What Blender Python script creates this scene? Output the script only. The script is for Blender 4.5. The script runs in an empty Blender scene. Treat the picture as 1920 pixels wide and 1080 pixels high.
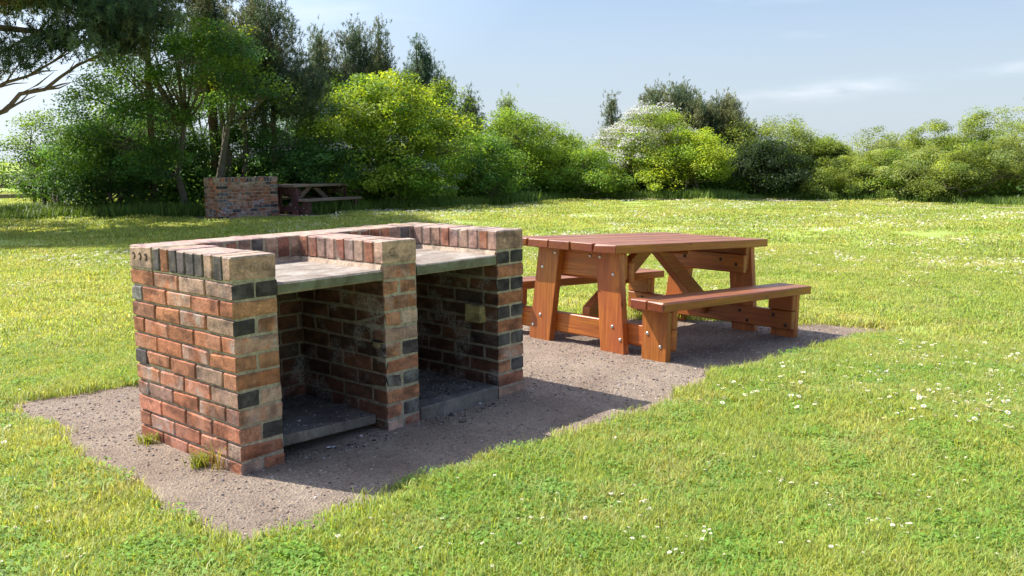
import bpy, bmesh, math, random
import numpy as np
from mathutils import Vector, Matrix, Euler, noise

S = bpy.context.scene
COL = S.collection
R = math.radians

# ------------------------------------------------------------------ camera
CAMP = Vector((-1.92361, -3.23509, 1.31322))
YAW, PITCH, ROLL, FPX = 0.84547, 0.14503, -0.00816, 1663.15
fw = Vector((math.sin(YAW)*math.cos(PITCH), math.cos(YAW)*math.cos(PITCH), -math.sin(PITCH)))
r0 = Vector((math.cos(YAW), -math.sin(YAW), 0)); u0 = r0.cross(fw)
rt = r0*math.cos(ROLL) + u0*math.sin(ROLL); up = -r0*math.sin(ROLL) + u0*math.cos(ROLL)
cam_data = bpy.data.cameras.new('camera'); cam = bpy.data.objects.new('camera', cam_data); COL.objects.link(cam)
M = Matrix((rt, up, -fw)).transposed().to_4x4(); M.translation = CAMP
cam.matrix_world = M
cam_data.sensor_width = 36; cam_data.lens = FPX/1920*36; cam_data.clip_end = 3000; cam_data.clip_start = 0.05
S.camera = cam

# ------------------------------------------------------------------ sky and sun
SUN_TRAVEL = Vector((.265, -.77, -1)).normalized()
to_sun = -SUN_TRAVEL
elev = math.asin(to_sun.z); az = math.atan2(to_sun.x, to_sun.y)
w = bpy.data.worlds.new('World'); S.world = w; w.use_nodes = True
nt = w.node_tree; nt.nodes.clear()
sky = nt.nodes.new('ShaderNodeTexSky'); sky.sky_type = 'NISHITA'; sky.sun_disc = False
sky.sun_elevation = elev; sky.sun_rotation = az
sky.air_density = 1.0; sky.dust_density = .5; sky.ozone_density = 2.2; sky.altitude = 0
# thin high cloud, fixed in world directions
tc = nt.nodes.new('ShaderNodeTexCoord')
mp = nt.nodes.new('ShaderNodeMapping'); mp.inputs['Scale'].default_value = (1.6, 1.6, 11)
nz = nt.nodes.new('ShaderNodeTexNoise'); nz.inputs['Scale'].default_value = 1.7; nz.inputs['Detail'].default_value = 7; nz.inputs['Roughness'].default_value = .55
nt.links.new(tc.outputs['Generated'], mp.inputs['Vector']); nt.links.new(mp.outputs['Vector'], nz.inputs['Vector'])
rp = nt.nodes.new('ShaderNodeValToRGB'); rp.color_ramp.elements[0].position = .56; rp.color_ramp.elements[1].position = .8
rp.color_ramp.elements[0].color = (0, 0, 0, 1); rp.color_ramp.elements[1].color = (.55, .55, .55, 1)
nt.links.new(nz.outputs['Fac'], rp.inputs['Fac'])
mx = nt.nodes.new('ShaderNodeMix'); mx.data_type = 'RGBA'; mx.blend_type = 'MIX'
nt.links.new(rp.outputs['Color'], mx.inputs['Factor']); nt.links.new(sky.outputs['Color'], mx.inputs['A'])
def mth(op, a, b=0.0):
    x = nt.nodes.new('ShaderNodeMath'); x.operation = op
    for i, v in enumerate((a, b)):
        if isinstance(v, (int, float)): x.inputs[i].default_value = v
        else: nt.links.new(v, x.inputs[i])
    return x.outputs[0]
sx = nt.nodes.new('ShaderNodeSeparateXYZ'); nt.links.new(tc.outputs['Generated'], sx.inputs[0])
azn = mth('ARCTAN2', sx.outputs[0], sx.outputs[1]); wsum = None
mpw = nt.nodes.new('ShaderNodeMapping'); mpw.inputs['Scale'].default_value = (9, 9, 45); nt.links.new(tc.outputs['Generated'], mpw.inputs['Vector'])
nw_ = nt.nodes.new('ShaderNodeTexNoise'); nw_.inputs['Scale'].default_value = 2.2; nw_.inputs['Detail'].default_value = 6; nt.links.new(mpw.outputs['Vector'], nw_.inputs['Vector'])
for a0, z0, wa, wz, amp, sl in ((1.205, .069, .05, .0085, 1., .05), (1.13, .063, .05, .007, .6, .03), (1.345, .082, .03, .006, .7, .08), (1.02, .05, .05, .006, .3, 0)):
    da = mth('SUBTRACT', azn, a0); dzz = mth('SUBTRACT', mth('SUBTRACT', sx.outputs[2], z0), mth('MULTIPLY', da, sl))
    q = mth('ADD', mth('POWER', mth('ABSOLUTE', mth('DIVIDE', da, wa)), 2.), mth('POWER', mth('ABSOLUTE', mth('DIVIDE', dzz, wz)), 2.))
    g_ = mth('MULTIPLY', mth('EXPONENT', mth('MULTIPLY', q, -1.)), amp); wsum = g_ if wsum is None else mth('ADD', wsum, g_)
wn = mth('MULTIPLY', wsum, mth('MAXIMUM', mth('SUBTRACT', mth('MULTIPLY', nw_.outputs['Fac'], 3.), .75), 0.))
tot = mth('MINIMUM', mth('ADD', rp.outputs['Color'], mth('MULTIPLY', wn, .6)), 1.); nt.links.new(tot, mx.inputs['Factor'])
mx.inputs['B'].default_value = (6.6, 6.9, 7.1, 1)
sepz = nt.nodes.new('ShaderNodeSeparateXYZ'); nt.links.new(tc.outputs['Generated'], sepz.inputs[0])
hz = nt.nodes.new('ShaderNodeValToRGB'); he = hz.color_ramp.elements; he[0].position = 0; he[0].color = (.92, .92, .92, 1); he[1].position = .55; he[1].color = (0, 0, 0, 1)
e_ = he.new(.10); e_.color = (.66, .66, .66, 1); e_ = he.new(.22); e_.color = (.22, .22, .22, 1)
nt.links.new(sepz.outputs[2], hz.inputs['Fac'])
mh = nt.nodes.new('ShaderNodeMix'); mh.data_type = 'RGBA'; nt.links.new(hz.outputs['Color'], mh.inputs['Factor'])
nt.links.new(sky.outputs['Color'], mh.inputs['A']); mh.inputs['B'].default_value = (4.3, 4.75, 5.0, 1)
nt.links.new(mh.outputs['Result'], mx.inputs['A'])
gain = nt.nodes.new('ShaderNodeMix'); gain.data_type = 'RGBA'; gain.blend_type = 'MULTIPLY'; gain.inputs['Factor'].default_value = 1
# extra haze glow added round the sun to lift the fill light
dt = nt.nodes.new('ShaderNodeVectorMath'); dt.operation = 'DOT_PRODUCT'; nt.links.new(tc.outputs['Generated'], dt.inputs[0]); dt.inputs[1].default_value = to_sun
vr = nt.nodes.new('ShaderNodeValToRGB'); ve = vr.color_ramp.elements; ve[0].position = .35; ve[0].color = (0, 0, 0, 1); ve[1].position = 1; ve[1].color = (1, 1, 1, 1)
e_ = ve.new(.75); e_.color = (.3, .3, .3, 1); nt.links.new(dt.outputs['Value'], vr.inputs['Fac'])
vl = nt.nodes.new('ShaderNodeMix'); vl.data_type = 'RGBA'; vl.blend_type = 'MULTIPLY'; vl.inputs['Factor'].default_value = 1; nt.links.new(vr.outputs['Color'], vl.inputs['A']); vl.inputs['B'].default_value = (11, 11, 11, 1)
va = nt.nodes.new('ShaderNodeMix'); va.data_type = 'RGBA'; va.blend_type = 'ADD'; va.inputs['Factor'].default_value = 1; va.clamp_result = False; nt.links.new(mx.outputs['Result'], va.inputs['A']); nt.links.new(vl.outputs['Result'], va.inputs['B'])
nt.links.new(va.outputs['Result'], gain.inputs['A']); gain.inputs['B'].default_value = (.80, .83, .90, 1)
bg = nt.nodes.new('ShaderNodeBackground'); bg.inputs['Strength'].default_value = .10
out = nt.nodes.new('ShaderNodeOutputWorld')
nt.links.new(gain.outputs['Result'], bg.inputs['Color']); nt.links.new(bg.outputs['Background'], out.inputs['Surface'])
sd = bpy.data.lights.new('sun', 'SUN'); sd.energy = 4.1; sd.angle = R(.55); sd.color = (1, .95, .86)
sun = bpy.data.objects.new('sun', sd); COL.objects.link(sun)
sun.rotation_euler = SUN_TRAVEL.to_track_quat('-Z', 'Y').to_euler()
S.view_settings.view_transform = 'Standard'; S.view_settings.look = 'None'; S.view_settings.gamma = 1
S.view_settings.exposure = 0.87
S.render.engine = 'CYCLES'
S.cycles.max_bounces = 7; S.cycles.transparent_max_bounces = 4; S.cycles.use_denoising = True

# ------------------------------------------------------------------ node helpers
def newmat(name):
    m = bpy.data.materials.new(name); m.use_nodes = True
    t = m.node_tree; t.nodes.clear()
    return m, t
class N:
    """tiny node-graph helper"""
    def __init__(s, t): s.t = t
    def n(s, typ, **k):
        x = s.t.nodes.new(typ)
        for a, b in k.items(): setattr(x, a, b)
        return x
    def link(s, a, b): s.t.links.new(a, b)
    def val(s, sock, v):
        if isinstance(v, (int, float, tuple, list)): sock.default_value = v if not isinstance(v, (tuple, list)) or len(v) != 3 or sock.type != 'RGBA' else (*v, 1)
        else: s.link(v, sock)
    def noise(s, vec, scale, detail=4, rough=.55, dist=0):
        x = s.n('ShaderNodeTexNoise'); x.inputs['Scale'].default_value = scale; x.inputs['Detail'].default_value = detail
        x.inputs['Roughness'].default_value = rough; x.inputs['Distortion'].default_value = dist
        if vec is not None: s.link(vec, x.inputs['Vector'])
        return x.outputs['Fac']
    def ramp(s, fac, stops):
        x = s.n('ShaderNodeValToRGB'); e = x.color_ramp.elements
        while len(e) < len(stops): e.new(.5)
        for i, (p, c) in enumerate(stops):
            e[i].position = p; e[i].color = (c, c, c, 1) if isinstance(c, (int, float)) else (*c, 1)
        s.link(fac, x.inputs['Fac']); return x.outputs['Color']
    def mix(s, f, a, b, mode='MIX'):
        x = s.n('ShaderNodeMix'); x.data_type = 'RGBA'; x.blend_type = mode
        s.val(x.inputs['Factor'], f); s.val(x.inputs['A'], a); s.val(x.inputs['B'], b)
        return x.outputs['Result']
    def math(s, op, a, b=0.0, c=None):
        x = s.n('ShaderNodeMath', operation=op); s.val(x.inputs[0], a); s.val(x.inputs[1], b)
        if c is not None: s.val(x.inputs[2], c)
        return x.outputs[0]
    def mapping(s, vec, scale=(1, 1, 1), loc=(0, 0, 0)):
        x = s.n('ShaderNodeMapping'); x.inputs['Scale'].default_value = scale; x.inputs['Location'].default_value = loc
        s.link(vec, x.inputs['Vector']); return x.outputs['Vector']
    def bump(s, h, strength, dist):
        x = s.n('ShaderNodeBump'); x.inputs['Strength'].default_value = strength; x.inputs['Distance'].default_value = dist
        s.link(h, x.inputs['Height']); return x.outputs['Normal']
    def bsdf(s, color, rough=.8, normal=None, coat=0, spec=.3, metal=0, coatr=.3):
        x = s.n('ShaderNodeBsdfPrincipled'); s.val(x.inputs['Base Color'], color); s.val(x.inputs['Roughness'], rough)
        x.inputs['Specular IOR Level'].default_value = spec; x.inputs['Coat Weight'].default_value = coat
        x.inputs['Coat Roughness'].default_value = coatr; x.inputs['Metallic'].default_value = metal
        if normal is not None: s.link(normal, x.inputs['Normal'])
        return x.outputs[0]
    def upnormal(s, k, tilt=(0, 0, 1)):
        """shading normal of small blades and leaves leaned towards the canopy's outer side, as many thin leaves average out"""
        gm = s.n('ShaderNodeNewGeometry').outputs['Normal']
        a = s.n('ShaderNodeVectorMath', operation='SCALE'); s.link(gm, a.inputs[0]); a.inputs['Scale'].default_value = 1-k
        b = s.n('ShaderNodeVectorMath', operation='ADD'); s.link(a.outputs[0], b.inputs[0]); b.inputs[1].default_value = tuple(v*k for v in tilt)
        c = s.n('ShaderNodeVectorMath', operation='NORMALIZE'); s.link(b.outputs[0], c.inputs[0]); return c.outputs[0]
    def out(s, sh):
        o = s.n('ShaderNodeOutputMaterial'); s.link(sh, o.inputs['Surface'])
    def obj(s): return s.n('ShaderNodeTexCoord').outputs['Object']
    def pos(s): return s.n('ShaderNodeNewGeometry').outputs['Position']
    def attr(s, name):
        return s.n('ShaderNodeAttribute', attribute_name=name)

# --- masonry: colour, chalk, soot and core smear all come with the individual brick
def mat_brick():
    m, t = newmat('brick_masonry'); g = N(t)
    o = g.obj(); tint = g.attr('tint').outputs['Color']
    wear = g.n('ShaderNodeSeparateColor'); g.link(g.attr('wear').outputs['Color'], wear.inputs[0])
    chalk, soot, sand = wear.outputs[0], wear.outputs[1], wear.outputs[2]
    n1 = g.noise(o, 22, 6, .65); n2 = g.noise(o, 90, 5, .7); n3 = g.noise(g.mapping(o, (1, 1, .6), (3, 1, 7)), 11, 5, .6, .4)
    c = g.mix(1, tint, g.ramp(n1, [(.3, .62), (.5, 1.), (.7, 1.35)]), 'MULTIPLY')
    c = g.mix(1, c, g.ramp(n2, [(.3, .72), (.62, 1.22)]), 'MULTIPLY')
    c = g.mix(g.math('MULTIPLY', g.ramp(g.noise(g.mapping(o, (1, 1, 1), (9, 3, 2)), 30, 5, .7), [(.54, 0.), (.68, .8)]), .4), c, (.10, .075, .07))
    chf = g.math('MULTIPLY', g.ramp(n3, [(.42, 0.), (.66, 1.)]), chalk)
    chf = g.math('MULTIPLY', chf, g.ramp(g.noise(o, 60, 5, .75), [(.38, .35), (.6, 1.)]))
    c = g.mix(chf, c, (.55, .50, .46))
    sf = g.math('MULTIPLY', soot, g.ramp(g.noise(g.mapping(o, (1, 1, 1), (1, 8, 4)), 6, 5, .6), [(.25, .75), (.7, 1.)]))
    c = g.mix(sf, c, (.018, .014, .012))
    # burnt, darker patches in the body of the brick
    c = g.mix(g.math('MULTIPLY', g.ramp(g.noise(g.mapping(o, (1, 1, 1.9), (7, 2, 5)), 7.5, 3, .5), [(.47, 0.), (.62, .75)]), g.math('SUBTRACT', 1, sand)), c, g.mix(1, c, (.36, .38, .42), 'MULTIPLY'))
    # old chalky salt bloom over the sooty inner brickwork
    bl = g.math('MULTIPLY', g.ramp(g.noise(g.mapping(o, (1, 1, 1.4), (4, 4, 1)), 5.5, 3, .5), [(.53, 0.), (.62, 1.)]), g.ramp(g.noise(o, 85, 6, .8), [(.46, 0.), (.56, .85)]))
    c = g.mix(g.math('MULTIPLY', bl, g.math('MULTIPLY', soot, .8)), c, (.46, .44, .42))
    h = g.math('ADD', g.math('MULTIPLY', n2, .6), g.math('MULTIPLY', n1, 1.))
    g.out(g.bsdf(c, .88, g.bump(h, .75, .006), spec=.22)); return m
def mat_concrete(name, base, dark, green=0, soot=0):
    m, t = newmat(name); g = N(t); o = g.obj()
    n1 = g.noise(o, 4.5, 6, .6, .5); n2 = g.noise(o, 60, 6, .75); n3 = g.noise(g.mapping(o, (1, 1, 1), (5, 5, 5)), 9, 5, .6)
    c = g.mix(g.ramp(n1, [(.36, 0.), (.62, 1.)]), dark, base)
    c = g.mix(1, c, g.ramp(n2, [(.3, .7), (.65, 1.2)]), 'MULTIPLY')
    if green:
        nz_ = g.n('ShaderNodeSeparateXYZ'); g.link(g.n('ShaderNodeNewGeometry').outputs['Normal'], nz_.inputs[0])
        side = g.ramp(g.math('ABSOLUTE', nz_.outputs[2]), [(.1, 1.), (.6, 0.)])
        c = g.mix(g.math('MULTIPLY', side, g.ramp(n3, [(.3, .4), (.6, green)])), c, (.17, .19, .115))
    c = g.mix(g.ramp(g.noise(g.mapping(o, (1, 2.2, 1), (3, 8, 5)), 3.2, 6, .65, 1.), [(.46, 0.), (.64, .75)]), c, g.mix(1, c, (.48, .39, .33), 'MULTIPLY'))
    c = g.mix(g.ramp(g.noise(g.mapping(o, (1, 1, 1), (13, 1, 5)), 16, 5, .7), [(.58, 0.), (.72, .6)]), c, g.mix(1, c, (.4, .36, .34), 'MULTIPLY'))
    if soot: c = g.mix(g.ramp(n3, [(.35, .2), (.62, soot)]), c, (.05, .05, .055))
    g.out(g.bsdf(c, .9, g.bump(g.math('ADD', n2, n3), .5, .004), spec=.2)); return m
def mat_wood(name, axis, base, dark, coat=.22, red=None, rough=.42):
    m, t = newmat(name); g = N(t); o = g.obj()
    sc = [26, 26, 26]; sc[axis] = 1.1
    tint = g.attr('tint').outputs['Color']
    n1 = g.noise(g.mapping(o, sc), 1.6, 6, .6, 1.2); sc2 = [130, 130, 130]; sc2[axis] = 4
    n2 = g.noise(g.mapping(o, sc2), 1, 4, .6)
    sc3 = [7, 7, 7]; sc3[axis] = 2.2
    n3 = g.noise(g.mapping(o, sc3, (2, 7, 4)), 1, 4, .55)
    c = g.mix(g.ramp(n1, [(.36, 0.), (.60, 1.)]), dark, base)
    c = g.mix(g.ramp(n3, [(.4, 0.), (.66, .85)]), c, red or tuple(v*.7 for v in base))
    c = g.mix(1, c, g.ramp(n2, [(.3, .7), (.7, 1.2)]), 'MULTIPLY'); c = g.mix(1, c, tint, 'MULTIPLY')
    c = g.mix(g.ramp(g.noise(o, 3.2, 5, .7, .6), [(.52, 0.), (.72, .5)]), c, g.mix(1, c, (.55, .6, .8), 'MULTIPLY'))
    # knots
    v = g.n('ShaderNodeTexVoronoi'); v.inputs['Scale'].default_value = 1; sck = [5.5, 5.5, 5.5]; sck[axis] = 2.6
    g.link(g.mapping(o, sck), v.inputs['Vector'])
    c = g.mix(g.ramp(v.outputs['Distance'], [(.03, .7), (.075, 0.)]), c, (.05, .015, .008))
    g.out(g.bsdf(c, g.ramp(n3, [(.3, rough-.08), (.7, rough+.14)]), g.bump(g.math('ADD', n1, g.math('MULTIPLY', n2, .5)), .28, .003), coat=coat, spec=.35, coatr=.38)); return m
def mat_plain(name, col, rough=.6, metal=0, spec=.4, var=.15, sc=30):
    m, t = newmat(name); g = N(t)
    n = g.noise(g.obj(), sc, 4); c = g.mix(1, col, g.ramp(n, [(.3, 1-var), (.7, 1+var)]), 'MULTIPLY')
    g.out(g.bsdf(c, rough, metal=metal, spec=spec)); return m
def mat_leaf(name, trans=.5, rough=.5, spec=.3, tr_tint=(1.35, 1.2, .4)):
    m, t = newmat(name); g = N(t)
    c = g.attr('tint').outputs['Color']
    nn = g.upnormal(.45)
    p = g.bsdf(c, rough, nn, spec=spec)
    tr = g.n('ShaderNodeBsdfTranslucent'); g.val(tr.inputs['Color'], g.mix(1, c, tr_tint, 'MULTIPLY'))
    mx = g.n('ShaderNodeMixShader'); mx.inputs[0].default_value = trans
    g.link(p, mx.inputs[1]); g.link(tr.outputs[0], mx.inputs[2]); g.out(mx.outputs[0]); return m

# world-position colour fields shared by the lawn sheet and the blades that grow on it
def lawn_tone(g, blade):
    p = g.pos()
    n1 = g.noise(p, .42, 5, .6, .3); n2 = g.noise(p, 1.9, 5, .65); n3 = g.noise(g.mapping(p, (1, 1, 0), (8, 3, 0)), 5.5, 4, .6)
    A, B, D = (.47, .55, .13), (.35, .48, .10), (.60, .56, .26)
    c = g.mix(g.ramp(n1, [(.38, 0.), (.6, 1.)]), A, B)
    c = g.mix(g.ramp(n2, [(.46, 0.), (.74, .55)]), c, D)
    c = g.mix(g.ramp(n3, [(.5, 0.), (.7, .5)]), c, (.30, .42, .07))
    return c
def mat_lawn():
    m, t = newmat('lawn_ground'); g = N(t)
    c = lawn_tone(g, False); p = g.pos()
    n4 = g.noise(p, 70, 5, .8)
    c = g.mix(1, c, g.ramp(n4, [(.3, .65), (.62, 1.0)]), 'MULTIPLY')
    g.out(g.bsdf(c, .9, g.bump(n4, .7, .01), spec=.1)); return m
def mat_blade():
    m, t = newmat('grass_blade'); g = N(t)
    c = lawn_tone(g, True)
    tint = g.attr('tint').outputs['Color']
    c = g.mix(1, c, tint, 'MULTIPLY')
    nn = g.upnormal(.7)
    p = g.bsdf(c, .5, nn, spec=.3)
    tr = g.n('ShaderNodeBsdfTranslucent'); g.val(tr.inputs['Color'], g.mix(1, c, (1.3, 1.15, .5), 'MULTIPLY'))
    mx = g.n('ShaderNodeMixShader'); mx.inputs[0].default_value = .45
    g.link(p, mx.inputs[1]); g.link(tr.outputs[0], mx.inputs[2]); g.out(mx.outputs[0]); return m
def mat_gravel():
    m, t = newmat('gravel_ground'); g = N(t); p = g.pos()
    n1 = g.noise(p, 2.2, 6, .6, .5); n2 = g.noise(p, 120, 5, .8); v = g.n('ShaderNodeTexVoronoi'); v.inputs['Scale'].default_value = 95
    g.link(p, v.inputs['Vector'])
    c = g.mix(g.ramp(n1, [(.35, 0.), (.65, 1.)]), (.28, .205, .15), (.44, .345, .26))
    c = g.mix(g.ramp(v.outputs['Color'], [(.2, 0.), (.9, .6)]), c, (.15, .125, .115))
    c = g.mix(1, c, g.ramp(n2, [(.3, .62), (.65, 1.25)]), 'MULTIPLY')
    g.out(g.bsdf(c, .92, g.bump(g.math('ADD', n2, v.outputs['Distance']), .9, .008), spec=.15)); return m

MB_BRICK = mat_brick()
M_TOPSLAB = mat_concrete('worktop_concrete', (.42, .37, .32), (.28, .23, .19), green=.85)
M_BASESLAB = mat_concrete('hearth_concrete', (.42, .36, .29), (.26, .225, .19), soot=.5)
W_BASE, W_DARK, W_RED = (.50, .165, .022), (.30, .082, .016), (.40, .10, .028)
WOODX = mat_wood('stained_timber_x', 0, W_BASE, W_DARK, red=W_RED)
WOODY = mat_wood('stained_timber_y', 1, W_BASE, W_DARK, red=W_RED)
WOODZ = mat_wood('stained_timber_z', 2, (.58, .195, .034), (.40, .12, .024), red=W_RED)
OLDX = mat_wood('weathered_timber_x', 0, (.36, .27, .23), (.24, .16, .13), coat=0, rough=.75)
OLDY = mat_wood('weathered_timber_y', 1, (.16, .075, .06), (.09, .045, .04), coat=0, rough=.75)
OLDZ = mat_wood('weathered_timber_z', 2, (.17, .075, .06), (.09, .045, .04), coat=0, rough=.75)
M_BOLT = mat_plain('zinc_bolt', (.62, .62, .60), .35, .9)
M_NUT = mat_plain('dark_nut', (.05, .045, .04), .5, .6)
M_LAWN = mat_lawn(); M_BLADE = mat_blade(); M_GRAVEL = mat_gravel()
M_LEAF = mat_leaf('broad_leaf'); M_NEEDLE = mat_leaf('pine_needle', .28, .55, .25, (1.1, 1.05, .6))
M_BLOSSOM = mat_leaf('blossom', .35, .7, .1, (1, 1, 1))

# ------------------------------------------------------------------ mesh helper
class MB:
    """collects polygons with a colour ('tint') and a wear value per face"""
    def __init__(s): s.v = []; s.f = []; s.c = []; s.w = []; s.m = []
    def face(s, idx, c=(1, 1, 1), w=(0, 0, 0), m=0): s.f.append(tuple(idx)); s.c.append(c); s.w.append(w); s.m.append(m)
    def box(s, x0, x1, y0, y1, z0, z1, c=(1, 1, 1), ch=.003, jit=0, wear=(0, 0, 0), sooty=(), m=0, rng=random, fc=()):
        """box with chamfered edges; faces whose normal is in `sooty` [(normal, amount)] carry soot"""
        b = len(s.v); X, Y, Z = (x0, x1), (y0, y1), (z0, z1)
        ch = min(ch, (x1-x0)*.3, (y1-y0)*.3, (z1-z0)*.3)
        idx = {}
        for i in (0, 1):
            for j in (0, 1):
                for k in (0, 1):
                    q = [rng.uniform(-jit, jit) for _ in range(3)] if jit else (0, 0, 0)
                    cc = ch*(rng.uniform(.7, 1.6) if jit else 1)
                    if jit and rng.random() < .1: cc *= 2.6
                    cc = min(cc, (x1-x0)*.3, (y1-y0)*.3, (z1-z0)*.3)
                    sx, sy, sz = (1, -1)[i], (1, -1)[j], (1, -1)[k]
                    for a in range(3):      # vertex lying on the face normal to axis a
                        d = [sx*cc, sy*cc, sz*cc]; d[a] = 0
                        idx[i, j, k, a] = len(s.v)
                        s.v.append((X[i]+d[0]+q[0], Y[j]+d[1]+q[1], Z[k]+d[2]+q[2]))
        cen = Vector(((x0+x1)/2, (y0+y1)/2, (z0+z1)/2))
        def add(ids):
            p = [Vector(s.v[q]) for q in ids]
            n = (p[1]-p[0]).cross(p[2]-p[0])
            mid = sum(p, Vector())/len(p)
            if n.dot(mid-cen) < 0: ids = ids[::-1]; n = -n
            n.normalize(); wv = wear
            for nn, am in sooty:
                if n.dot(Vector(nn)) > .6: wv = (wear[0]*.3, am, wear[2])
            cf = c
            for nn, cc_ in fc:
                if n.dot(Vector(nn)) > .6: cf = cc_
            s.face(ids, cf, wv, m)
        for a in range(3):
            o1, o2 = [x for x in range(3) if x != a]
            for sgn in (0, 1):
                ids = []
                for p1, p2 in ((0, 0), (1, 0), (1, 1), (0, 1)):
                    k = [0, 0, 0]; k[a] = sgn; k[o1] = p1; k[o2] = p2; ids.append(idx[k[0], k[1], k[2], a])
                add(ids)
        for a in range(3):                  # edges parallel to axis a
            o1, o2 = [x for x in range(3) if x != a]
            for p1 in (0, 1):
                for p2 in (0, 1):
                    k0 = [0, 0, 0]; k0[o1] = p1; k0[o2] = p2; k1 = list(k0); k1[a] = 1
                    add([idx[(*k0, o1)], idx[(*k1, o1)], idx[(*k1, o2)], idx[(*k0, o2)]])
        for i in (0, 1):
            for j in (0, 1):
                for k in (0, 1): add([idx[i, j, k, 0], idx[i, j, k, 1], idx[i, j, k, 2]])
    def prism(s, poly, axis, a0, a1, c=(1, 1, 1), m=0):
        """convex polygon (2-D, in the two other axes) extruded along axis"""
        b = len(s.v); n = len(poly); o = [x for x in range(3) if x != axis]
        for a in (a0, a1):
            for p in poly:
                q = [0, 0, 0]; q[axis] = a; q[o[0]], q[o[1]] = p; s.v.append(tuple(q))
        s.face(range(b, b+n), c, m=m); s.face(range(b+2*n-1, b+n-1, -1), c, m=m)
        for i in range(n): j = (i+1) % n; s.face((b+i, b+n+i, b+n+j, b+j), c, m=m)
    def tube(s, pts, rad, sides=6, c=(1, 1, 1), m=0, cap=False):
        pts = [Vector(p) for p in pts]; b = len(s.v); n = len(pts)
        for i, p in enumerate(pts):
            d = (pts[min(i+1, n-1)]-pts[max(i-1, 0)]).normalized()
            a = d.orthogonal().normalized(); e = d.cross(a)
            for k in range(sides):
                t = 2*math.pi*k/sides; q = p + (a*math.cos(t)+e*math.sin(t))*rad[i]; s.v.append(tuple(q))
        for i in range(n-1):
            for k in range(sides):
                k2 = (k+1) % sides; s.face((b+i*sides+k, b+i*sides+k2, b+(i+1)*sides+k2, b+(i+1)*sides+k), c, m=m)
        if cap:
            s.face([b+k for k in range(sides)][::-1], c, m=m); s.face([b+(n-1)*sides+k for k in range(sides)], c, m=m)
    def disc_head(s, cen, axis, sgn, r, h, c=(1, 1, 1), m=0, sides=10):
        """domed bolt head whose back lies on the surface at cen"""
        b = len(s.v); o = [x for x in range(3) if x != axis]
        rings = [(r, 0), (r, h*.35), (r*.72, h*.8), (r*.3, h)]
        for rr, hh in rings:
            for k in range(sides):
                t = 2*math.pi*k/sides; q = list(cen); q[axis] += sgn*hh; q[o[0]] += rr*math.cos(t); q[o[1]] += rr*math.sin(t); s.v.append(tuple(q))
        for i in range(len(rings)-1):
            for k in range(sides):
                k2 = (k+1) % sides; s.face((b+i*sides+k, b+i*sides+k2, b+(i+1)*sides+k2, b+(i+1)*sides+k), c, m=m)
        s.face([b+(len(rings)-1)*sides+k for k in range(sides)], c, m=m)
    def build(s, name, mats, parent=None, smooth=False, recalc=False):
        me = bpy.data.meshes.new(name); me.from_pydata(s.v, [], s.f); 
        if not isinstance(mats, (list, tuple)): mats = [mats]
        for q in mats: me.materials.append(q)
        cnt = np.array([len(f) for f in s.f])
        for nm, dat in (('tint', s.c), ('wear', s.w)):
            a = me.attributes.new(nm, 'FLOAT_COLOR', 'CORNER')
            arr = np.ones((len(s.f), 4), np.float32); arr[:, :3] = np.array(dat, np.float32).reshape(-1, 3)
            a.data.foreach_set('color', np.repeat(arr, cnt, axis=0).ravel())
        me.polygons.foreach_set('material_index', s.m)
        if smooth: me.polygons.foreach_set('use_smooth', [True]*len(s.f))
        if recalc:
            bm = bmesh.new(); bm.from_mesh(me); bmesh.ops.recalc_face_normals(bm, faces=bm.faces); bm.to_mesh(me); bm.free()
        me.update()
        o = bpy.data.objects.new(name, me); COL.objects.link(o)
        if parent is not None: o.parent = parent
        return o
def np_mesh(name, V, F, mats, tint=None, parent=None, link=True, midx=None, smooth=False):
    """fast mesh from arrays; F is (n,3) or (n,4); tint per face"""
    me = bpy.data.meshes.new(name); nv, nf, k = len(V), len(F), F.shape[1]
    me.vertices.add(nv); me.vertices.foreach_set('co', V.astype(np.float32).ravel())
    me.loops.add(nf*k); me.loops.foreach_set('vertex_index', F.astype(np.int32).ravel())
    me.polygons.add(nf); me.polygons.foreach_set('loop_start', np.arange(0, nf*k, k, dtype=np.int32))
    me.polygons.foreach_set('loop_total', np.full(nf, k, np.int32))
    if midx is not None: me.polygons.foreach_set('material_index', midx.astype(np.int32))
    if smooth: me.polygons.foreach_set('use_smooth', np.ones(nf, bool))
    for q in (mats if isinstance(mats, (list, tuple)) else [mats]): me.materials.append(q)
    if tint is not None:
        a = me.attributes.new('tint', 'FLOAT_COLOR', 'CORNER'); arr = np.ones((nf, 4), np.float32); arr[:, :3] = tint
        a.data.foreach_set('color', np.repeat(arr, k, axis=0).ravel())
    me.update(calc_edges=True); me.validate()
    o = bpy.data.objects.new(name, me)
    if link: COL.objects.link(o)
    if parent is not None: o.parent = parent
    return o
def tag(o, label=None, cat=None, group=None, kind=None):
    if label: o['label'] = label
    if cat: o['category'] = cat
    if group: o['group'] = group
    if kind: o['kind'] = kind
    return o
def empty(name, loc=(0, 0, 0), rz=0):
    o = bpy.data.objects.new(name, None); o.empty_display_size = .2; COL.objects.link(o); o.location = loc; o.rotation_euler = (0, 0, rz); return o

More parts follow.
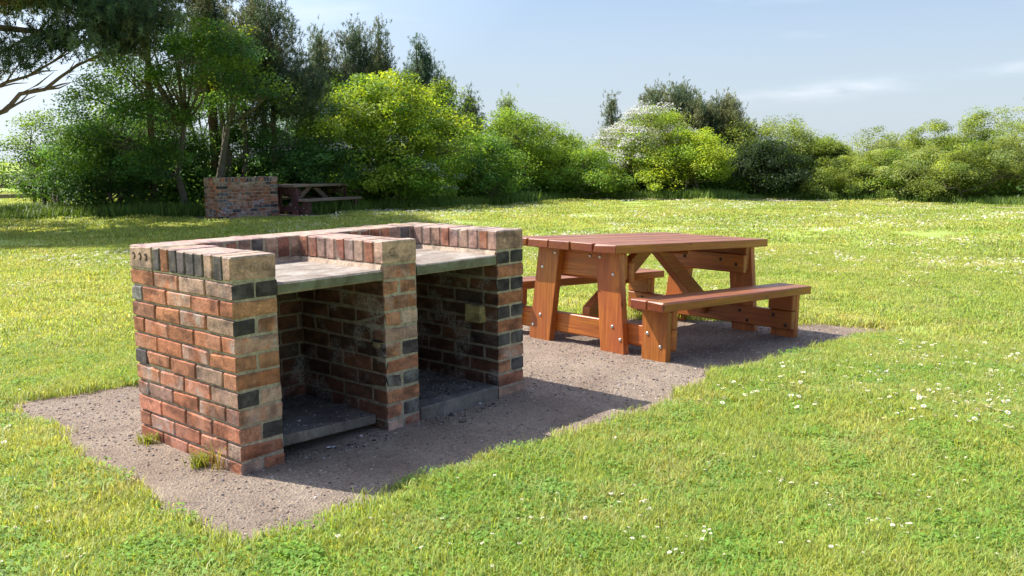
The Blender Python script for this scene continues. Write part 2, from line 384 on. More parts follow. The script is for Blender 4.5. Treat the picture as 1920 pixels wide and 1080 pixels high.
# ------------------------------------------------------------------ terrain
def sstep(a, b, x): t = np.clip((x-a)/(b-a), 0, 1); return t*t*(3-2*t)
def fbm2(x, y, seed=0, octs=4, base=1.0):
    """cheap value noise on arrays, about -1..1"""
    r = np.zeros_like(x, dtype=float); amp = 1; tot = 0
    for o in range(octs):
        f = base*2**o; xs, ys = x*f+seed*17.3+o*5.1, y*f-seed*9.7+o*3.7
        xi, yi = np.floor(xs), np.floor(ys); xf, yf = xs-xi, ys-yi
        def h(a, b):
            q = np.sin(a*127.1+b*311.7+seed*74.7)*43758.5453; return q-np.floor(q)
        u_, v_ = xf*xf*(3-2*xf), yf*yf*(3-2*yf)
        r += amp*((h(xi, yi)*(1-u_)+h(xi+1, yi)*u_)*(1-v_)+(h(xi, yi+1)*(1-u_)+h(xi+1, yi+1)*u_)*v_)
        tot += amp; amp *= .5
    return r/tot*2-1
TX, TY, TZ, TA, TSX = 2.738, .034, .031, -.0836, -.046   # table frame
def base_h(x, y):
    t = sstep(1.95, 2.75, x)*.031
    d = np.clip(x-2.74, 0, None)
    slope = -.046*np.minimum(d, 2.6) - .012*np.clip(d-2.6, 0, 8)
    fade = 1-sstep(3, 12, y)*.85
    return t+slope*fade
PATCH = [(-.50, -.74), (-.46, -.2), (-.42, .5), (-.33, 1.4), (-.34, 1.98), (.2, 1.92), (1.2, 1.75), (2.6, 1.68), (4.05, 1.52), (4.3, 1.05), (4.75, .45), (5.3, -.25), (5.55, -.68), (5.4, -1.0), (4.38, -.88), (3.4, -.84), (2.75, -.80), (2.25, -.83), (1.8, -.86), (1.25, -.77), (.65, -.74), (.2, -.70), (-.15, -.78)]
BB2 = (8.8, 15.1)                     # the far barbecue
T2 = (10.55, 14.75)                    # the far table
PATCH2 = [(8.4, 14.6), (8.5, 16.6), (14.2, 17.4), (13.9, 15.2), (12.4, 14.6), (10.4, 14.4)]
def inside_sd(P, x, y):
    """signed distance to polygon, negative inside"""
    P = np.array(P); d = np.full(x.shape, 1e9); ins = np.zeros(x.shape, bool)
    for i in range(len(P)):
        a, b = P[i], P[(i+1) % len(P)]; e = b-a
        wx, wy = x-a[0], y-a[1]; t = np.clip((wx*e[0]+wy*e[1])/(e@e), 0, 1)
        d = np.minimum(d, np.hypot(wx-t*e[0], wy-t*e[1]))
        cnd = ((a[1] > y) != (b[1] > y)) & (x < (b[0]-a[0])*(y-a[1])/(b[1]-a[1]+1e-12)+a[0]); ins ^= cnd
    return np.where(ins, -d, d)
def patch_sd(x, y):
    wob = .06*fbm2(x, y, 3, 4, 2.2)+.035*fbm2(x, y, 4, 3, 11.0)
    return inside_sd(PATCH, x, y)+wob
def patch2_sd(x, y): return inside_sd(PATCH2, x, y)+.12*fbm2(x, y, 5, 3, 1.5)
def path_sd(x, y):
    """thin worn track that crosses the far side of the field"""
    P = [(17.5, 14.2), (20.5, 12.3), (22.6, 10.4), (24.2, 7.5), (25.3, 4.2), (25.9, .5), (26.2, -6)]
    d = np.full(x.shape, 1e9)
    for a, b in zip(P[:-1], P[1:]):
        a, b = np.array(a), np.array(b); e = b-a; t = np.clip(((x-a[0])*e[0]+(y-a[1])*e[1])/(e@e), 0, 1)
        d = np.minimum(d, np.hypot(x-a[0]-t*e[0], y-a[1]-t*e[1]))
    return d-.22+.12*fbm2(x, y, 6, 3, .9)
def lawn_h(x, y):
    h = base_h(x, y)+.018*fbm2(x, y, 1, 4, .7)*sstep(.1, .8, patch_sd(x, y))
    h = h+.012*sstep(-.02, .06, patch_sd(x, y))-.05*sstep(.02, -.08, patch_sd(x, y))
    h = h-.03*sstep(.1, -.2, patch2_sd(x, y))
    return h+.01
def gravel_h(x, y):
    return base_h(x, y)+.006*fbm2(x, y, 8, 4, 2.5)+.0035*fbm2(x, y, 9, 3, 28.0)
def H(x, y): return float(lawn_h(np.array([float(x)]), np.array([float(y)]))[0])

def axis_pts(lo, hi, step, far, n):
    core = np.arange(lo, hi+step, step); g = np.geomspace(step, far, n)
    return np.concatenate([lo-np.cumsum(g)[::-1], core, core[-1]+np.cumsum(g)])
def grid_mesh(name, xs, ys, hf, mat, keep=None, smooth=True):
    X, Y = np.meshgrid(xs, ys); Z = hf(X, Y); V = np.stack([X, Y, Z], -1).reshape(-1, 3)
    nx, ny = len(xs), len(ys); i = np.arange(nx*ny).reshape(ny, nx)
    F = np.stack([i[:-1, :-1], i[:-1, 1:], i[1:, 1:], i[1:, :-1]], -1).reshape(-1, 4)
    if keep is not None:
        k = keep(X, Y).reshape(-1); F = F[k[F].all(1)]
        used = np.unique(F); rm = -np.ones(len(V), int); rm[used] = np.arange(len(used)); V = V[used]; F = rm[F]
    return np_mesh(name, V, F, mat, smooth=smooth)
lawn = grid_mesh('lawn', axis_pts(-3, 7, .045, 400, 60), axis_pts(-3, 4, .045, 400, 60), lawn_h, M_LAWN)
tag(lawn, kind='structure')
gp = grid_mesh('gravel_path', np.arange(-.7, 5.4, .02), np.arange(-1.1, 2.1, .02), gravel_h, M_GRAVEL, keep=lambda X, Y: patch_sd(X, Y) < .04)
tag(gp, kind='structure')
gp2 = grid_mesh('gravel_path', np.arange(8, 14.6, .1), np.arange(14, 17.8, .1), lambda X, Y: base_h(X, Y)+.005, M_GRAVEL, keep=lambda X, Y: patch2_sd(X, Y) < 0)
tag(gp2, kind='structure')
tr_ = grid_mesh('worn_path', np.arange(16.5, 27.5, .12), np.arange(-7, 15.5, .12), lambda X, Y: lawn_h(X, Y)+.03, M_GRAVEL, keep=lambda X, Y: path_sd(X, Y) < 0)
tag(tr_, kind='structure')

# ------------------------------------------------------------------ barbecue
RED, ORG, BRN, DRK, BUF, PNK = (.45, .175, .095), (.50, .23, .13), (.34, .14, .085), (.085, .07, .068), (.54, .33, .24), (.41, .25, .185)
RED2 = (.49, .20, .115); CDK = (.135, .108, .108)
MORT = (.40, .33, .245)
K = .0765; CAPH = .104; PITCH_B = .075
def barbecue(root, nside, bay, top, seed, rows=12, fine=True):
    rg = random.Random(seed)
    D = nside*.225-.01; wd = .215; jt = .0016 if fine else .001
    W = 3*wd+2*bay; zc = top-CAPH
    x1, x2, x3, x4 = wd, wd+bay, 2*wd+bay, 2*wd+2*bay
    def col(p=None):
        if p is None:
            q = rg.random()
            p = RED if q < .45 else BRN if q < .6 else PNK if q < .74 else ORG if q < .9 else DRK
        k = rg.uniform(.82, 1.16); return tuple(v*k*rg.uniform(.96, 1.04) for v in p)
    def brk(mb, x0, xx, y0, yy, r, c=None, chalk=None, sooty=(), dx=0, front=None):
        z1 = zc-K*(r-1)-.010; z0 = z1-(K-.0105)
        z0 = max(z0, -.08)
        ch = rg.choice((0, 0, .15, .3, .7, .9)) if chalk is None else chalk
        mb.box(x0+dx, xx+dx, y0, yy, z0, z1, col(c) if c else col(rg.choice(SIDE)), .0035, jt, (ch, 0, 0), sooty, rng=rg, fc=[((0, -1, 0), col(front))] if front else ())
    def mortar(mb, x0, xx, y0, yy, z0, z1, sooty=()):
        mb.box(x0, xx, y0, yy, z0, z1, MORT, .001, 0, (0, 0, 1), sooty)
    lo, hi = .74, .94
    SIDE = (RED, RED, RED, BRN, RED2, RED2, RED, PNK) if fine else (RED, BRN, BRN, PNK, PNK, RED2, RED, CDK)
    inner = wd
    # front pier colours as in the photograph: (two headers) on odd rows, one stretcher on even rows
    piers = {0: {1: (DRK, DRK), 2: ORG, 3: (DRK, ORG), 4: ORG, 5: (ORG, ORG), 6: RED, 7: (DRK, BUF), 8: ORG, 9: (ORG, DRK), 10: RED, 11: (BUF, RED), 12: BUF},
             1: {1: RED, 2: (ORG, ORG), 3: RED, 4: (ORG, BUF), 5: PNK, 6: (ORG, DRK), 7: RED, 8: (DRK, DRK), 9: RED, 10: (RED, DRK), 11: (BUF, RED), 12: BUF},
             2: {1: (DRK, DRK), 2: RED, 3: (DRK, DRK), 4: RED, 5: (DRK, DRK), 6: RED, 7: (DRK, DRK), 8: RED, 9: (ORG, DRK), 10: RED, 11: PNK, 12: BUF}}
    # --- side walls and middle wall, each running front to back
    for wi, (xa, name) in enumerate(((0, 'side_wall'), (x2, 'middle_wall'), (x4, 'side_wall'))):
        mb = MB(); yend = D if wi != 1 else D-wd
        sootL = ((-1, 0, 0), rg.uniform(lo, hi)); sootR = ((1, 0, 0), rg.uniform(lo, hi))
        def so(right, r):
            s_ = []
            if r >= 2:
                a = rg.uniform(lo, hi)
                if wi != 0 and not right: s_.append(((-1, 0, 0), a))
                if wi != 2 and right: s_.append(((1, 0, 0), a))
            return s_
        for r in range(1, rows+1):
            spec = piers[wi].get(r, RED); head = isinstance(spec, tuple) and isinstance(spec[0], tuple)
            dx = rg.uniform(-.002, .002) + (-.007 if (wi == 1 and r == 2) else 0)
            xl, xr = xa, xa+wd
            if wi == 1 and r == 1: xl += .002; xr -= .004
            if head:                        # stretchers run back in two leaves
                n = nside if wi != 1 else nside-1
                for k in range(n):
                    y0 = k*.225
                    brk(mb, xl, xl+.1025, y0, y0+.215, r, None, sooty=so(False, r), dx=dx, front=spec[0] if k == 0 else None)
                    brk(mb, xr-.1025, xr, y0, y0+.215, r, None, sooty=so(True, r), dx=dx, front=spec[1] if k == 0 else None)
            else:                           # one brick across the front, then the leaves
                brk(mb, xl, xr, 0, .1025, r, None, None, so(False, r)+so(True, r), dx, front=spec)
                n = nside-1; y0 = .1125
                for k in range(n):
                    ye = min(y0+.215, yend)
                    brk(mb, xl, xl+.1025, y0, ye, r, sooty=so(False, r), dx=dx); brk(mb, xr-.1025, xr, y0, ye, r, sooty=so(True, r), dx=dx)
                    y0 += .225
                if wi != 1: brk(mb, xl, xr, D-.1025, D, r, rg.choice((CDK, RED, DRK, BRN, RED2)), sooty=so(False, r)+so(True, r), dx=dx)
        ml = .012 if wi == 0 else .003; mr = .009 if wi == 2 else .003
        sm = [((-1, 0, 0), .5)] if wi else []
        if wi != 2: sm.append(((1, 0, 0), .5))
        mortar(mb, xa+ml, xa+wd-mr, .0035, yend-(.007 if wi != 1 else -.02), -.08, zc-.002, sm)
        mb.build(name, MB_BRICK, root)
    # --- back wall between the side walls
    mb = MB()
    for r in range(1, rows+1):
        x = x1+.01-(.1125 if r % 2 else 0)
        while x < x4-.02:
            xa, xb = max(x, x1+.004), min(x+.215, x4-.004)
            if xb-xa > .03:
                brk(mb, xa, xb, D-.1025, D, r)
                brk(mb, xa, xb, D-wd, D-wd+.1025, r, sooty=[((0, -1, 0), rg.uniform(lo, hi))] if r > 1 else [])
            x += .225
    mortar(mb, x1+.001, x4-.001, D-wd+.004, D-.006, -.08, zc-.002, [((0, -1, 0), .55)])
    mb.build('back_wall', MB_BRICK, root)
    # --- brick-on-edge coping
    zt = top; zb = zc+.0
    def edge(mb, x0, xx, y0, yy, c=None, ch=None):
        cc = col(c); tp = tuple(a_*.25+b_*.75*rg.uniform(.9, 1.1) for a_, b_ in zip(cc, (.47, .335, .265)))
        mb.box(x0, xx, y0, yy, zb+rg.uniform(0, .001), zt+rg.uniform(-.0025, .0025), cc, .004, jt, (rg.choice((0, .2, .4, .5)) if ch is None else ch, 0, 0), rng=rg, fc=[((0, 0, 1), tp)])
    # ends of the left run as photographed: buff corner, then mostly dark bricks
    left_run = [BUF, CDK, PNK, CDK, CDK, CDK, CDK, RED, CDK]
    for wi, xa in enumerate((0, x2, x4)):
        mb = MB(); n = int(round((D-wd)/PITCH_B))
        for k in range(n):
            y0 = k*PITCH_B
            c = left_run[k % 9] if wi == 0 else (BUF if k == 0 else rg.choice((PNK, PNK, PNK, RED, BRN)))
            edge(mb, xa, xa+wd, y0, y0+.065, c, .1 if (wi == 0 or k == 0) else None)
        ml = .007
        mb.box(xa+ml, xa+wd-ml, .004, n*PITCH_B, zb-.008, zt-.001, MORT, .001, 0, (0, 0, 1), fc=[((0, 0, 1), (.42, .31, .25))])
        # mortar-filled perforations on the front bed face
        for dx_ in ((.05, .108, .166) if wi == 0 else (.06, .15)):
            mb.disc_head((xa+dx_, .0005, zb+.052), 1, -1, .021, .0012, tuple(v*.72 for v in BUF) if wi == 0 else (.30, .2, .13), sides=14)
            mb.disc_head((xa+dx_, -.0006, zb+.052), 1, -1, .015, .0012, tuple(v*.9 for v in BUF), sides=14)
        mb.build('coping', MB_BRICK, root)
    mb = MB(); n = int(round(W/.0759)); pt = W/n
    for k in range(n):
        xa = k*pt
        c = BUF if k == 0 else rg.choice((RED, PNK, BRN, PNK, RED2, CDK)) if fine else rg.choice((CDK, BRN, PNK, RED))
        edge(mb, xa, xa+.0655, D-wd, D, c, .15)
    mb.box(.004, W-.004, D-wd+.006, D-.006, zb-.008, zt-.001, MORT, .001, 0, (0, 0, 1), fc=[((0, 0, 1), (.42, .31, .25))])
    for dy in (.05, .105, .165):            # dark discs paint the shaded depth of the corner brick's open perforations
        mb.disc_head((.0008, D-wd+dy, zb+.057), 0, -1, .019, .0015, (.06, .04, .03), sides=9)
        mb.disc_head((-.0010, D-wd+dy+.006, zb+.052), 0, -1, .011, .0015, tuple(v*.8 for v in BUF), sides=7)
    mb.build('coping', MB_BRICK, root)
    # --- worktop slabs with a mortar fillet round them
    zs = zc-.026
    for xa, xb, dy in ((x1, x2, 0), (x3, x4, .004)):
        mb = MB(); mb.box(xa-.018 if xa == x1 else xa-.012, xb+.001 if xb == x2 else xb-.004, -.004+dy, D-wd+.01, zs-.052, zs, (1, 1, 1), .006, .0015, rng=rg)
        mb.v = [(max(v[0], xa+.0025), v[1], v[2]) if v[1] < .02 else v for v in mb.v]
        mb.build('worktop_slab', M_TOPSLAB, root)
        mb = MB(); fm = (.50, .37, .27)
        mb.prism([(D-wd+.002, zc-.004), (D-wd-.012, zs-.002), (D-wd+.02, zs-.002)], 0, xa+.002, xb-.002, fm)
        mb.prism([(xb-.0, zc-.004), (xb-.012, zs-.002), (xb+.01, zs-.002)], 1, .012, D-wd, fm)
        mb.prism([(xa+.0, zc-.004), (xa+.012, zs-.002), (xa-.01, zs-.002)], 1, .012, D-wd, fm)
        mb.build('mortar_fillet', MB_BRICK, root, recalc=True)
    # --- hearth slabs
    mb = MB(); mb.box(x1+.002, x2-.004, .045, D-wd-.004, .034, .083, (1, 1, 1), .005, .002, rng=rg)
    mb.v = [(x, y+(x-x1)*.06 if y < .3 else y, z+(.022-(x-x1)*.055)) for x, y, z in mb.v]
    mb.build('hearth_slab', M_BASESLAB, root)
    mb = MB(); mb.box(x3+.009, x4+.08, .002, D-wd-.004, -.06, .066, (1, 1, 1), .005, .002, rng=rg)
    mb.v = [(min(x, x4-.004), y, z) for x, y, z in mb.v]
    mb.build('hearth_slab', M_BASESLAB, root)
    # --- buff stone block let into the right-hand wall, and a rusty bracket
    if fine:
        mb = MB(); mb.box(x4-.055, x4+.004, .085, .20, .415, .515, (.36, .27, .12), .004, .002, (.1, 0, 0), rng=rg)
        mb.build('stone_block', MB_BRICK, root)
        mb = MB(); mb.box(x2-.014, x2+.002, .035, .075, .408, .44, (.2, .15, .09), .002, 0); mb.box(x2-.02, x2+.003, .012, .08, .44, .446, (.03, .025, .02), .001, 0)
        mb.build('metal_bracket', MB_BRICK, root)
    return root
bbq = empty('brick_barbecue', (0, 0, 0))
tag(bbq, 'large double brick barbecue in the foreground with two open bays under concrete worktops', 'barbecue', 'brick barbecues on the field')
barbecue(bbq, 4, .588, .925, 11)
bbq2 = empty('brick_barbecue', (BB2[0], BB2[1], H(*BB2)-.0), R(0))
tag(bbq2, 'small distant brick barbecue in tree shade with its closed back turned to us', 'barbecue', 'brick barbecues on the field')

def far_barbecue():
    bbq2.location = (BB2[0], BB2[1], float(base_h(np.array([BB2[0]]), np.array([BB2[1]]))[0])+.0)
    barbecue(bbq2, 3, .45, .925, 5, fine=False)
    # turn it round its own centre so that the closed back faces the field
    W2, D2 = 3*.215+.9, 3*.225-.01
    for ch in bbq2.children:
        ch.matrix_parent_inverse = Matrix.Translation((W2, D2, 0)) @ Matrix.Rotation(math.pi, 4, 'Z')
    mb = MB(); rg = random.Random(3)
    for (cx, cz, n_) in ((1.40, .20, 16), (1.34, .3, 6), (.62, .33, 14), (.45, .36, 10)):     # smears of white paint
        for _ in range(n_):
            x = W2-cx+rg.gauss(0, .07); z = cz+rg.gauss(0, .035); a, b = rg.uniform(.01, .03), rg.uniform(.006, .012)
            mb.box(x-a, x+a, -.0035, -.001, z-b, z+b, (.55, .55, .6), .0005)
    sm = mb.build('paint_smear', MB_BRICK, bbq2); sm['kind'] = 'stuff'
far_barbecue()

# ------------------------------------------------------------------ picnic tables
def picnic_table(root, X, Y, Z, tone=1.0, seed=1):
    rg = random.Random(seed)
    L, Ht, t, pw = 1.873, .724, .058, .2045
    hs, ts, ws, xs, x0, yb, lw, th = .3915, .06, .267, .009, .105, -.356, .205, .0546
    ys = -.392; yf, yt, yc = -.024, .056, .4273; dn = -.07
    def tn(): k = rg.uniform(.76, 1.14)*tone; return (k, k*rg.uniform(.92, 1.05), k*rg.uniform(.9, 1.1))
    def wt(): return (tn(), .004, .001)
    def FT(): k = rg.uniform(.85, 1.1); return [((0, 0, 1), (.82*k, 1.05*k, 2.3*k)), ((1, 0, 0), (.55*k, .45*k, .8*k)), ((-1, 0, 0), (.55*k, .45*k, .8*k))] if tone == 1 and seed == 4 else ()  # weathered tone and mauve sky reflection tinted into up faces; duller end grain
    def one(name, mat, args, parent=root, ch=.005):
        mb = MB(); mb.box(*args, tn(), ch, .0008, rng=rg); return mb.build(name, mat, parent)
    mb = MB()
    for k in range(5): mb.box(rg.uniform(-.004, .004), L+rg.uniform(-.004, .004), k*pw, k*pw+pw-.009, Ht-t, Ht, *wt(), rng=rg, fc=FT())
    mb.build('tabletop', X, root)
    seats = ((ys, 1), (2*yc-ys-ws, -1))
    for y0, sg in seats:
        mb = MB(); h_ = (ws-.01)/2
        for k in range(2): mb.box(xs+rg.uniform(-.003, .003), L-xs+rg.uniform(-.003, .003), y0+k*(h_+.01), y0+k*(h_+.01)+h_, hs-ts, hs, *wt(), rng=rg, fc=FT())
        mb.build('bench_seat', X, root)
    for end in (0, 1):
        def xr(a, b): return (x0+a, x0+b) if end == 0 else (L-x0-b, L-x0-a)
        xo = x0 if end == 0 else L-x0; sgn = -1 if end == 0 else 1
        for side in (0, 1):
            my = (lambda y: y) if side == 0 else (lambda y: 2*yc-y)
            # raked table leg
            a, b = xr(0, th); mb = MB(); c = tn()
            poly = [(my(yf), dn), (my(yf+lw), dn), (my(yt+lw), Ht-t-.002), (my(yt), Ht-t-.002)]
            mb.prism(poly, 0, a, b, c); leg = mb.build('table_leg', Z, root, recalc=True)
            bv = leg.modifiers.new('edge', 'BEVEL'); bv.width = .005; bv.segments = 2
            for (yy, zz) in ((yt+.165, Ht-t-.035), (yt+.045, Ht-t-.145), (yf+.115, .175), (yf+.045, .095)):
                mb = MB(); mb.disc_head((xo, my(yy), zz), 0, sgn, .012, .007); mb.build('bolt', M_BOLT, leg, smooth=True)
            # bench leg
            y_lo, y_hi = sorted((my(yb), my(yb+lw)))
            leg = one('bench_leg', Z, (a, b, y_lo, y_hi, dn, hs-ts-.001))
            for (yy, zz) in ((yb+.155, .17), (yb+.05, .095)):
                mb = MB(); mb.disc_head((xo, my(yy), zz), 0, sgn, .012, .007); mb.build('bolt', M_BOLT, leg, smooth=True)
            a, b = xr(th+.0005, 2*th)
            one('seat_bearer', Y, (a, b, y_lo, y_hi, .208, hs-ts-.001))
        a, b = xr(th+.0005, 2*th)
        rail = one('bottom_rail', Y, (a, b, yb, 2*yc-yb, .063, .204))
        xi = b if end == 0 else a
        for yy, zz in ((yb+.05, .095), (yb+.155, .165), (yf+.045, .095), (yf+.115, .165)):
            for q in (yy, 2*yc-yy):
                mb = MB(); mb.disc_head((xi, q, zz), 0, -sgn, .013, .006); mb.build('nut', M_NUT, rail, smooth=True)
        rail = one('top_rail', Y, (a, b, yt+.005, 2*yc-yt-.005, Ht-t-.185, Ht-t-.001))
        mb = MB(); mb.disc_head((xo-sgn*th, yt+.30, Ht-t-.04), 0, sgn, .012, .007); mb.build('bolt', M_BOLT, rail, smooth=True)
        a, b = xr(2*th+.0005, 3*th-.005)
        rail = one('top_rail', Y, (a, b, yt-.01, 2*yc-yt+.01, Ht-t-.205, Ht-t-.062))
        xi = b if end == 0 else a
        for yy, zz in ((yt+.06, Ht-t-.14), (yt+.20, Ht-t-.11)):
            for q in (yy, 2*yc-yy):
                mb = MB(); mb.disc_head((xi, q, zz), 0, -sgn, .013, .006); mb.build('nut', M_NUT, rail, smooth=True)
        # diagonal brace from the bottom rail to the middle of the top
        xb_ = x0+2*th+.003; xm = L/2-.012; wb = .125
        P = [(xb_, .10), (xb_, .10+wb*1.25), (xm-wb*1.1, Ht-t-.002), (xm, Ht-t-.002), (xm, Ht-t-.03)]
        if end: P = [(L-p[0], p[1]) for p in P]
        mb = MB(); mb.prism(P, 1, yc-.035, yc+.035, tn()); br = mb.build('brace', X, root, recalc=True)
        bv = br.modifiers.new('edge', 'BEVEL'); bv.width = .004; bv.segments = 1
    one('top_batten', Y, (L/2-.01, L/2+.01, .09, yc-.037, Ht-t-.04, Ht-t-.001))
    return root
tb = empty('picnic_table', (TX, TY, TZ)); tb.rotation_euler = (0, -TSX, TA)
tag(tb, 'orange brown stained timber picnic table with two benches beside the near barbecue', 'picnic table', 'picnic tables with attached benches')
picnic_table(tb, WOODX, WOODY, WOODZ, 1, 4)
tb2 = empty('picnic_table', (T2[0], T2[1], float(base_h(np.array([T2[0]]), np.array([T2[1]]))[0])+.0), R(6))
tag(tb2, 'distant dark red picnic table with weathered grey top standing in tree shade', 'picnic table', 'picnic tables with attached benches')
picnic_table(tb2, OLDX, OLDY, OLDZ, 1, 9)

# ------------------------------------------------------------------ instancing for uncountable stuff
def scatter(name, P, rot, scl, variants, mat=None):
    """one object: points that carry instances of the variant meshes (geometry nodes)"""
    me = bpy.data.meshes.new(name); me.vertices.add(len(P)); me.vertices.foreach_set('co', P.astype(np.float32).ravel())
    rg = np.random.default_rng(len(P))
    a = me.attributes.new('rot', 'FLOAT_VECTOR', 'POINT'); a.data.foreach_set('vector', rot.astype(np.float32).ravel())
    a = me.attributes.new('scl', 'FLOAT', 'POINT'); a.data.foreach_set('value', scl.astype(np.float32))
    a = me.attributes.new('pick', 'INT', 'POINT'); a.data.foreach_set('value', rg.integers(0, len(variants), len(P)).astype(np.int32))
    o = bpy.data.objects.new(name, me); COL.objects.link(o)
    src = bpy.data.collections.new(name+'_source')
    for v in variants: src.objects.link(v)
    ng = bpy.data.node_groups.new(name+'_scatter', 'GeometryNodeTree')
    ng.interface.new_socket('Geometry', in_out='INPUT', socket_type='NodeSocketGeometry'); ng.interface.new_socket('Geometry', in_out='OUTPUT', socket_type='NodeSocketGeometry')
    gi, go = ng.nodes.new('NodeGroupInput'), ng.nodes.new('NodeGroupOutput')
    ci = ng.nodes.new('GeometryNodeCollectionInfo'); ci.inputs['Collection'].default_value = src; ci.inputs['Separate Children'].default_value = True; ci.inputs['Reset Children'].default_value = True
    ip = ng.nodes.new('GeometryNodeInstanceOnPoints'); ip.inputs['Pick Instance'].default_value = True
    def at(nm, ty):
        n = ng.nodes.new('GeometryNodeInputNamedAttribute'); n.data_type = ty; n.inputs['Name'].default_value = nm; return n.outputs['Attribute']
    ng.links.new(gi.outputs[0], ip.inputs['Points']); ng.links.new(ci.outputs[0], ip.inputs['Instance'])
    ng.links.new(at('pick', 'INT'), ip.inputs['Instance Index'])
    er = ng.nodes.new('FunctionNodeEulerToRotation'); ng.links.new(at('rot', 'FLOAT_VECTOR'), er.inputs[0]); ng.links.new(er.outputs[0], ip.inputs['Rotation'])
    ng.links.new(at('scl', 'FLOAT'), ip.inputs['Scale']); ng.links.new(ip.outputs[0], go.inputs[0])
    md = o.modifiers.new('scatter', 'NODES'); md.node_group = ng
    return o
def blade_patch(name, seed, rad, n, h, wdt, lean=.6, dry=.05):
    rg = np.random.default_rng(seed); r = rad*np.sqrt(rg.random(n)); a = rg.random(n)*6.283
    x, y = r*np.cos(a), r*np.sin(a); hh = h*rg.uniform(.45, 1.15, n)*(1+.25*np.sin(x*37/rad*.12+seed)); wd_ = wdt*rg.uniform(.7, 1.3, n)
    th = rg.random(n)*6.283; ln = hh*rg.uniform(.15, 1., n)*lean; lx, ly = np.cos(th)*ln, np.sin(th)*ln
    ph = th+math.pi/2+rg.normal(0, .5, n); wx, wy = np.cos(ph)*wd_/2, np.sin(ph)*wd_/2
    z0 = np.full(n, -.012)
    V = np.stack([np.stack([x-wx, y-wy, z0], -1), np.stack([x+wx, y+wy, z0], -1),
                  np.stack([x+lx*.35+wx*.85, y+ly*.35+wy*.85, hh*.55], -1), np.stack([x+lx*.35-wx*.85, y+ly*.35-wy*.85, hh*.55], -1),
                  np.stack([x+lx+wx*.1, y+ly+wy*.1, hh*.93], -1), np.stack([x+lx-wx*.1, y+ly-wy*.1, hh*.93], -1)], 1).reshape(-1, 3)
    b = np.arange(n)[:, None]*6
    F = np.concatenate([b+np.array([0, 1, 2, 3]), b+np.array([3, 2, 4, 5])], 1).reshape(-1, 4)
    k = rg.uniform(.7, 1.35, n); T = np.stack([k*rg.uniform(.85, 1.25, n), k, k*rg.uniform(.7, 1.3, n)], -1)
    d = rg.random(n) < dry; T[d] = np.array([1.5, 1.25, 2.4])*k[d][:, None]
    T = np.repeat(T, 2, axis=0)
    return np_mesh(name, V, F, M_BLADE, T, link=False)
def polar_pts(rg, n, r0, r1, a0, a1):
    """points spread evenly over the ground sector seen from the viewpoint"""
    r = np.sqrt(rg.uniform(r0*r0, r1*r1, n)); a = rg.uniform(a0, a1, n)
    return CAMP.x+r*np.sin(a), CAMP.y+r*np.cos(a), r
HALF = math.atan(960/FPX)+.09
def bbq_foot(x, y): return (x > -.01) & (x < 1.83) & (y > 0.0) & (y < .9)
rg = np.random.default_rng(5)
def lawn_scatter(name, n, r0_, r1_, variants, edge, ss=(.8, 1.25)):
    x, y, r = polar_pts(rg, n, r0_, r1_, YAW-HALF, YAW+HALF)
    sd_ = patch_sd(x, y); keep = (sd_ > edge) & (patch2_sd(x, y) > edge*3) & ((path_sd(x, y) > edge) | (rg.random(n) < .04))
    x, y = x[keep], y[keep]; z = lawn_h(x, y)
    m = len(x); rot = np.stack([rg.normal(0, .06, m), rg.normal(0, .06, m), rg.random(m)*6.283], -1)
    s = rg.uniform(*ss, m)*(1+.22*fbm2(x, y, 12, 3, 1.2))
    o = scatter(name, np.stack([x, y, z], -1), rot, s, variants)
    return o
v_near = [blade_patch('grass_patch', i, .13, 330, .027, .0032, 1.1) for i in range(6)]
def clover_patch(seed):
    rg_ = np.random.default_rng(seed); n = 230; r = .12*np.sqrt(rg_.random(n)); a = rg_.random(n)*6.283
    P = np.stack([r*np.cos(a), r*np.sin(a), rg_.uniform(.006, .022, n)], -1); nn = np.array([0, 0, 1.])+rg_.normal(size=(n, 3))*.35
    b = rg_.normal(size=(n, 3)); b -= (b*nn).sum(1, keepdims=True)*nn/(nn*nn).sum(1, keepdims=True); b /= np.linalg.norm(b, axis=1, keepdims=True); c_ = np.cross(nn, b)
    s_ = rg_.uniform(.004, .0085, n)[:, None]; V = np.stack([P-b*s_, P+c_*s_*.8, P+b*s_, P-c_*s_*.8], 1).reshape(-1, 3)
    k = rg_.uniform(.55, 1.05, n); return np_mesh('clover_patch', V, np.arange(4*n).reshape(-1, 4), M_BLADE, np.stack([.75*k, k, .8*k], -1), link=False)
v_near += [clover_patch(1), clover_patch(2), blade_patch('grass_patch', 90, .09, 150, .042, .0038, .9, .0)]
v_mid = [blade_patch('grass_patch', 20+i, .26, 420, .026, .0062, 1.3) for i in range(5)]
v_far = [blade_patch('grass_patch', 40+i, .7, 620, .026, .014, 1.6) for i in range(4)]
g1 = lawn_scatter('grass', 6600, 1.6, 7.2, v_near, .02)
tag(g1, 'short bright green mown grass of the lawn in the foreground', 'grass', kind='stuff')
g2 = lawn_scatter('grass', 4200, 6.9, 15, v_mid, .04)
tag(g2, 'mown yellow green grass across the middle of the field', 'grass', kind='stuff')
g3 = lawn_scatter('grass', 3600, 14.5, 44, v_far, .2)
tag(g3, 'mown grass at the far end of the field before the trees', 'grass', kind='stuff')
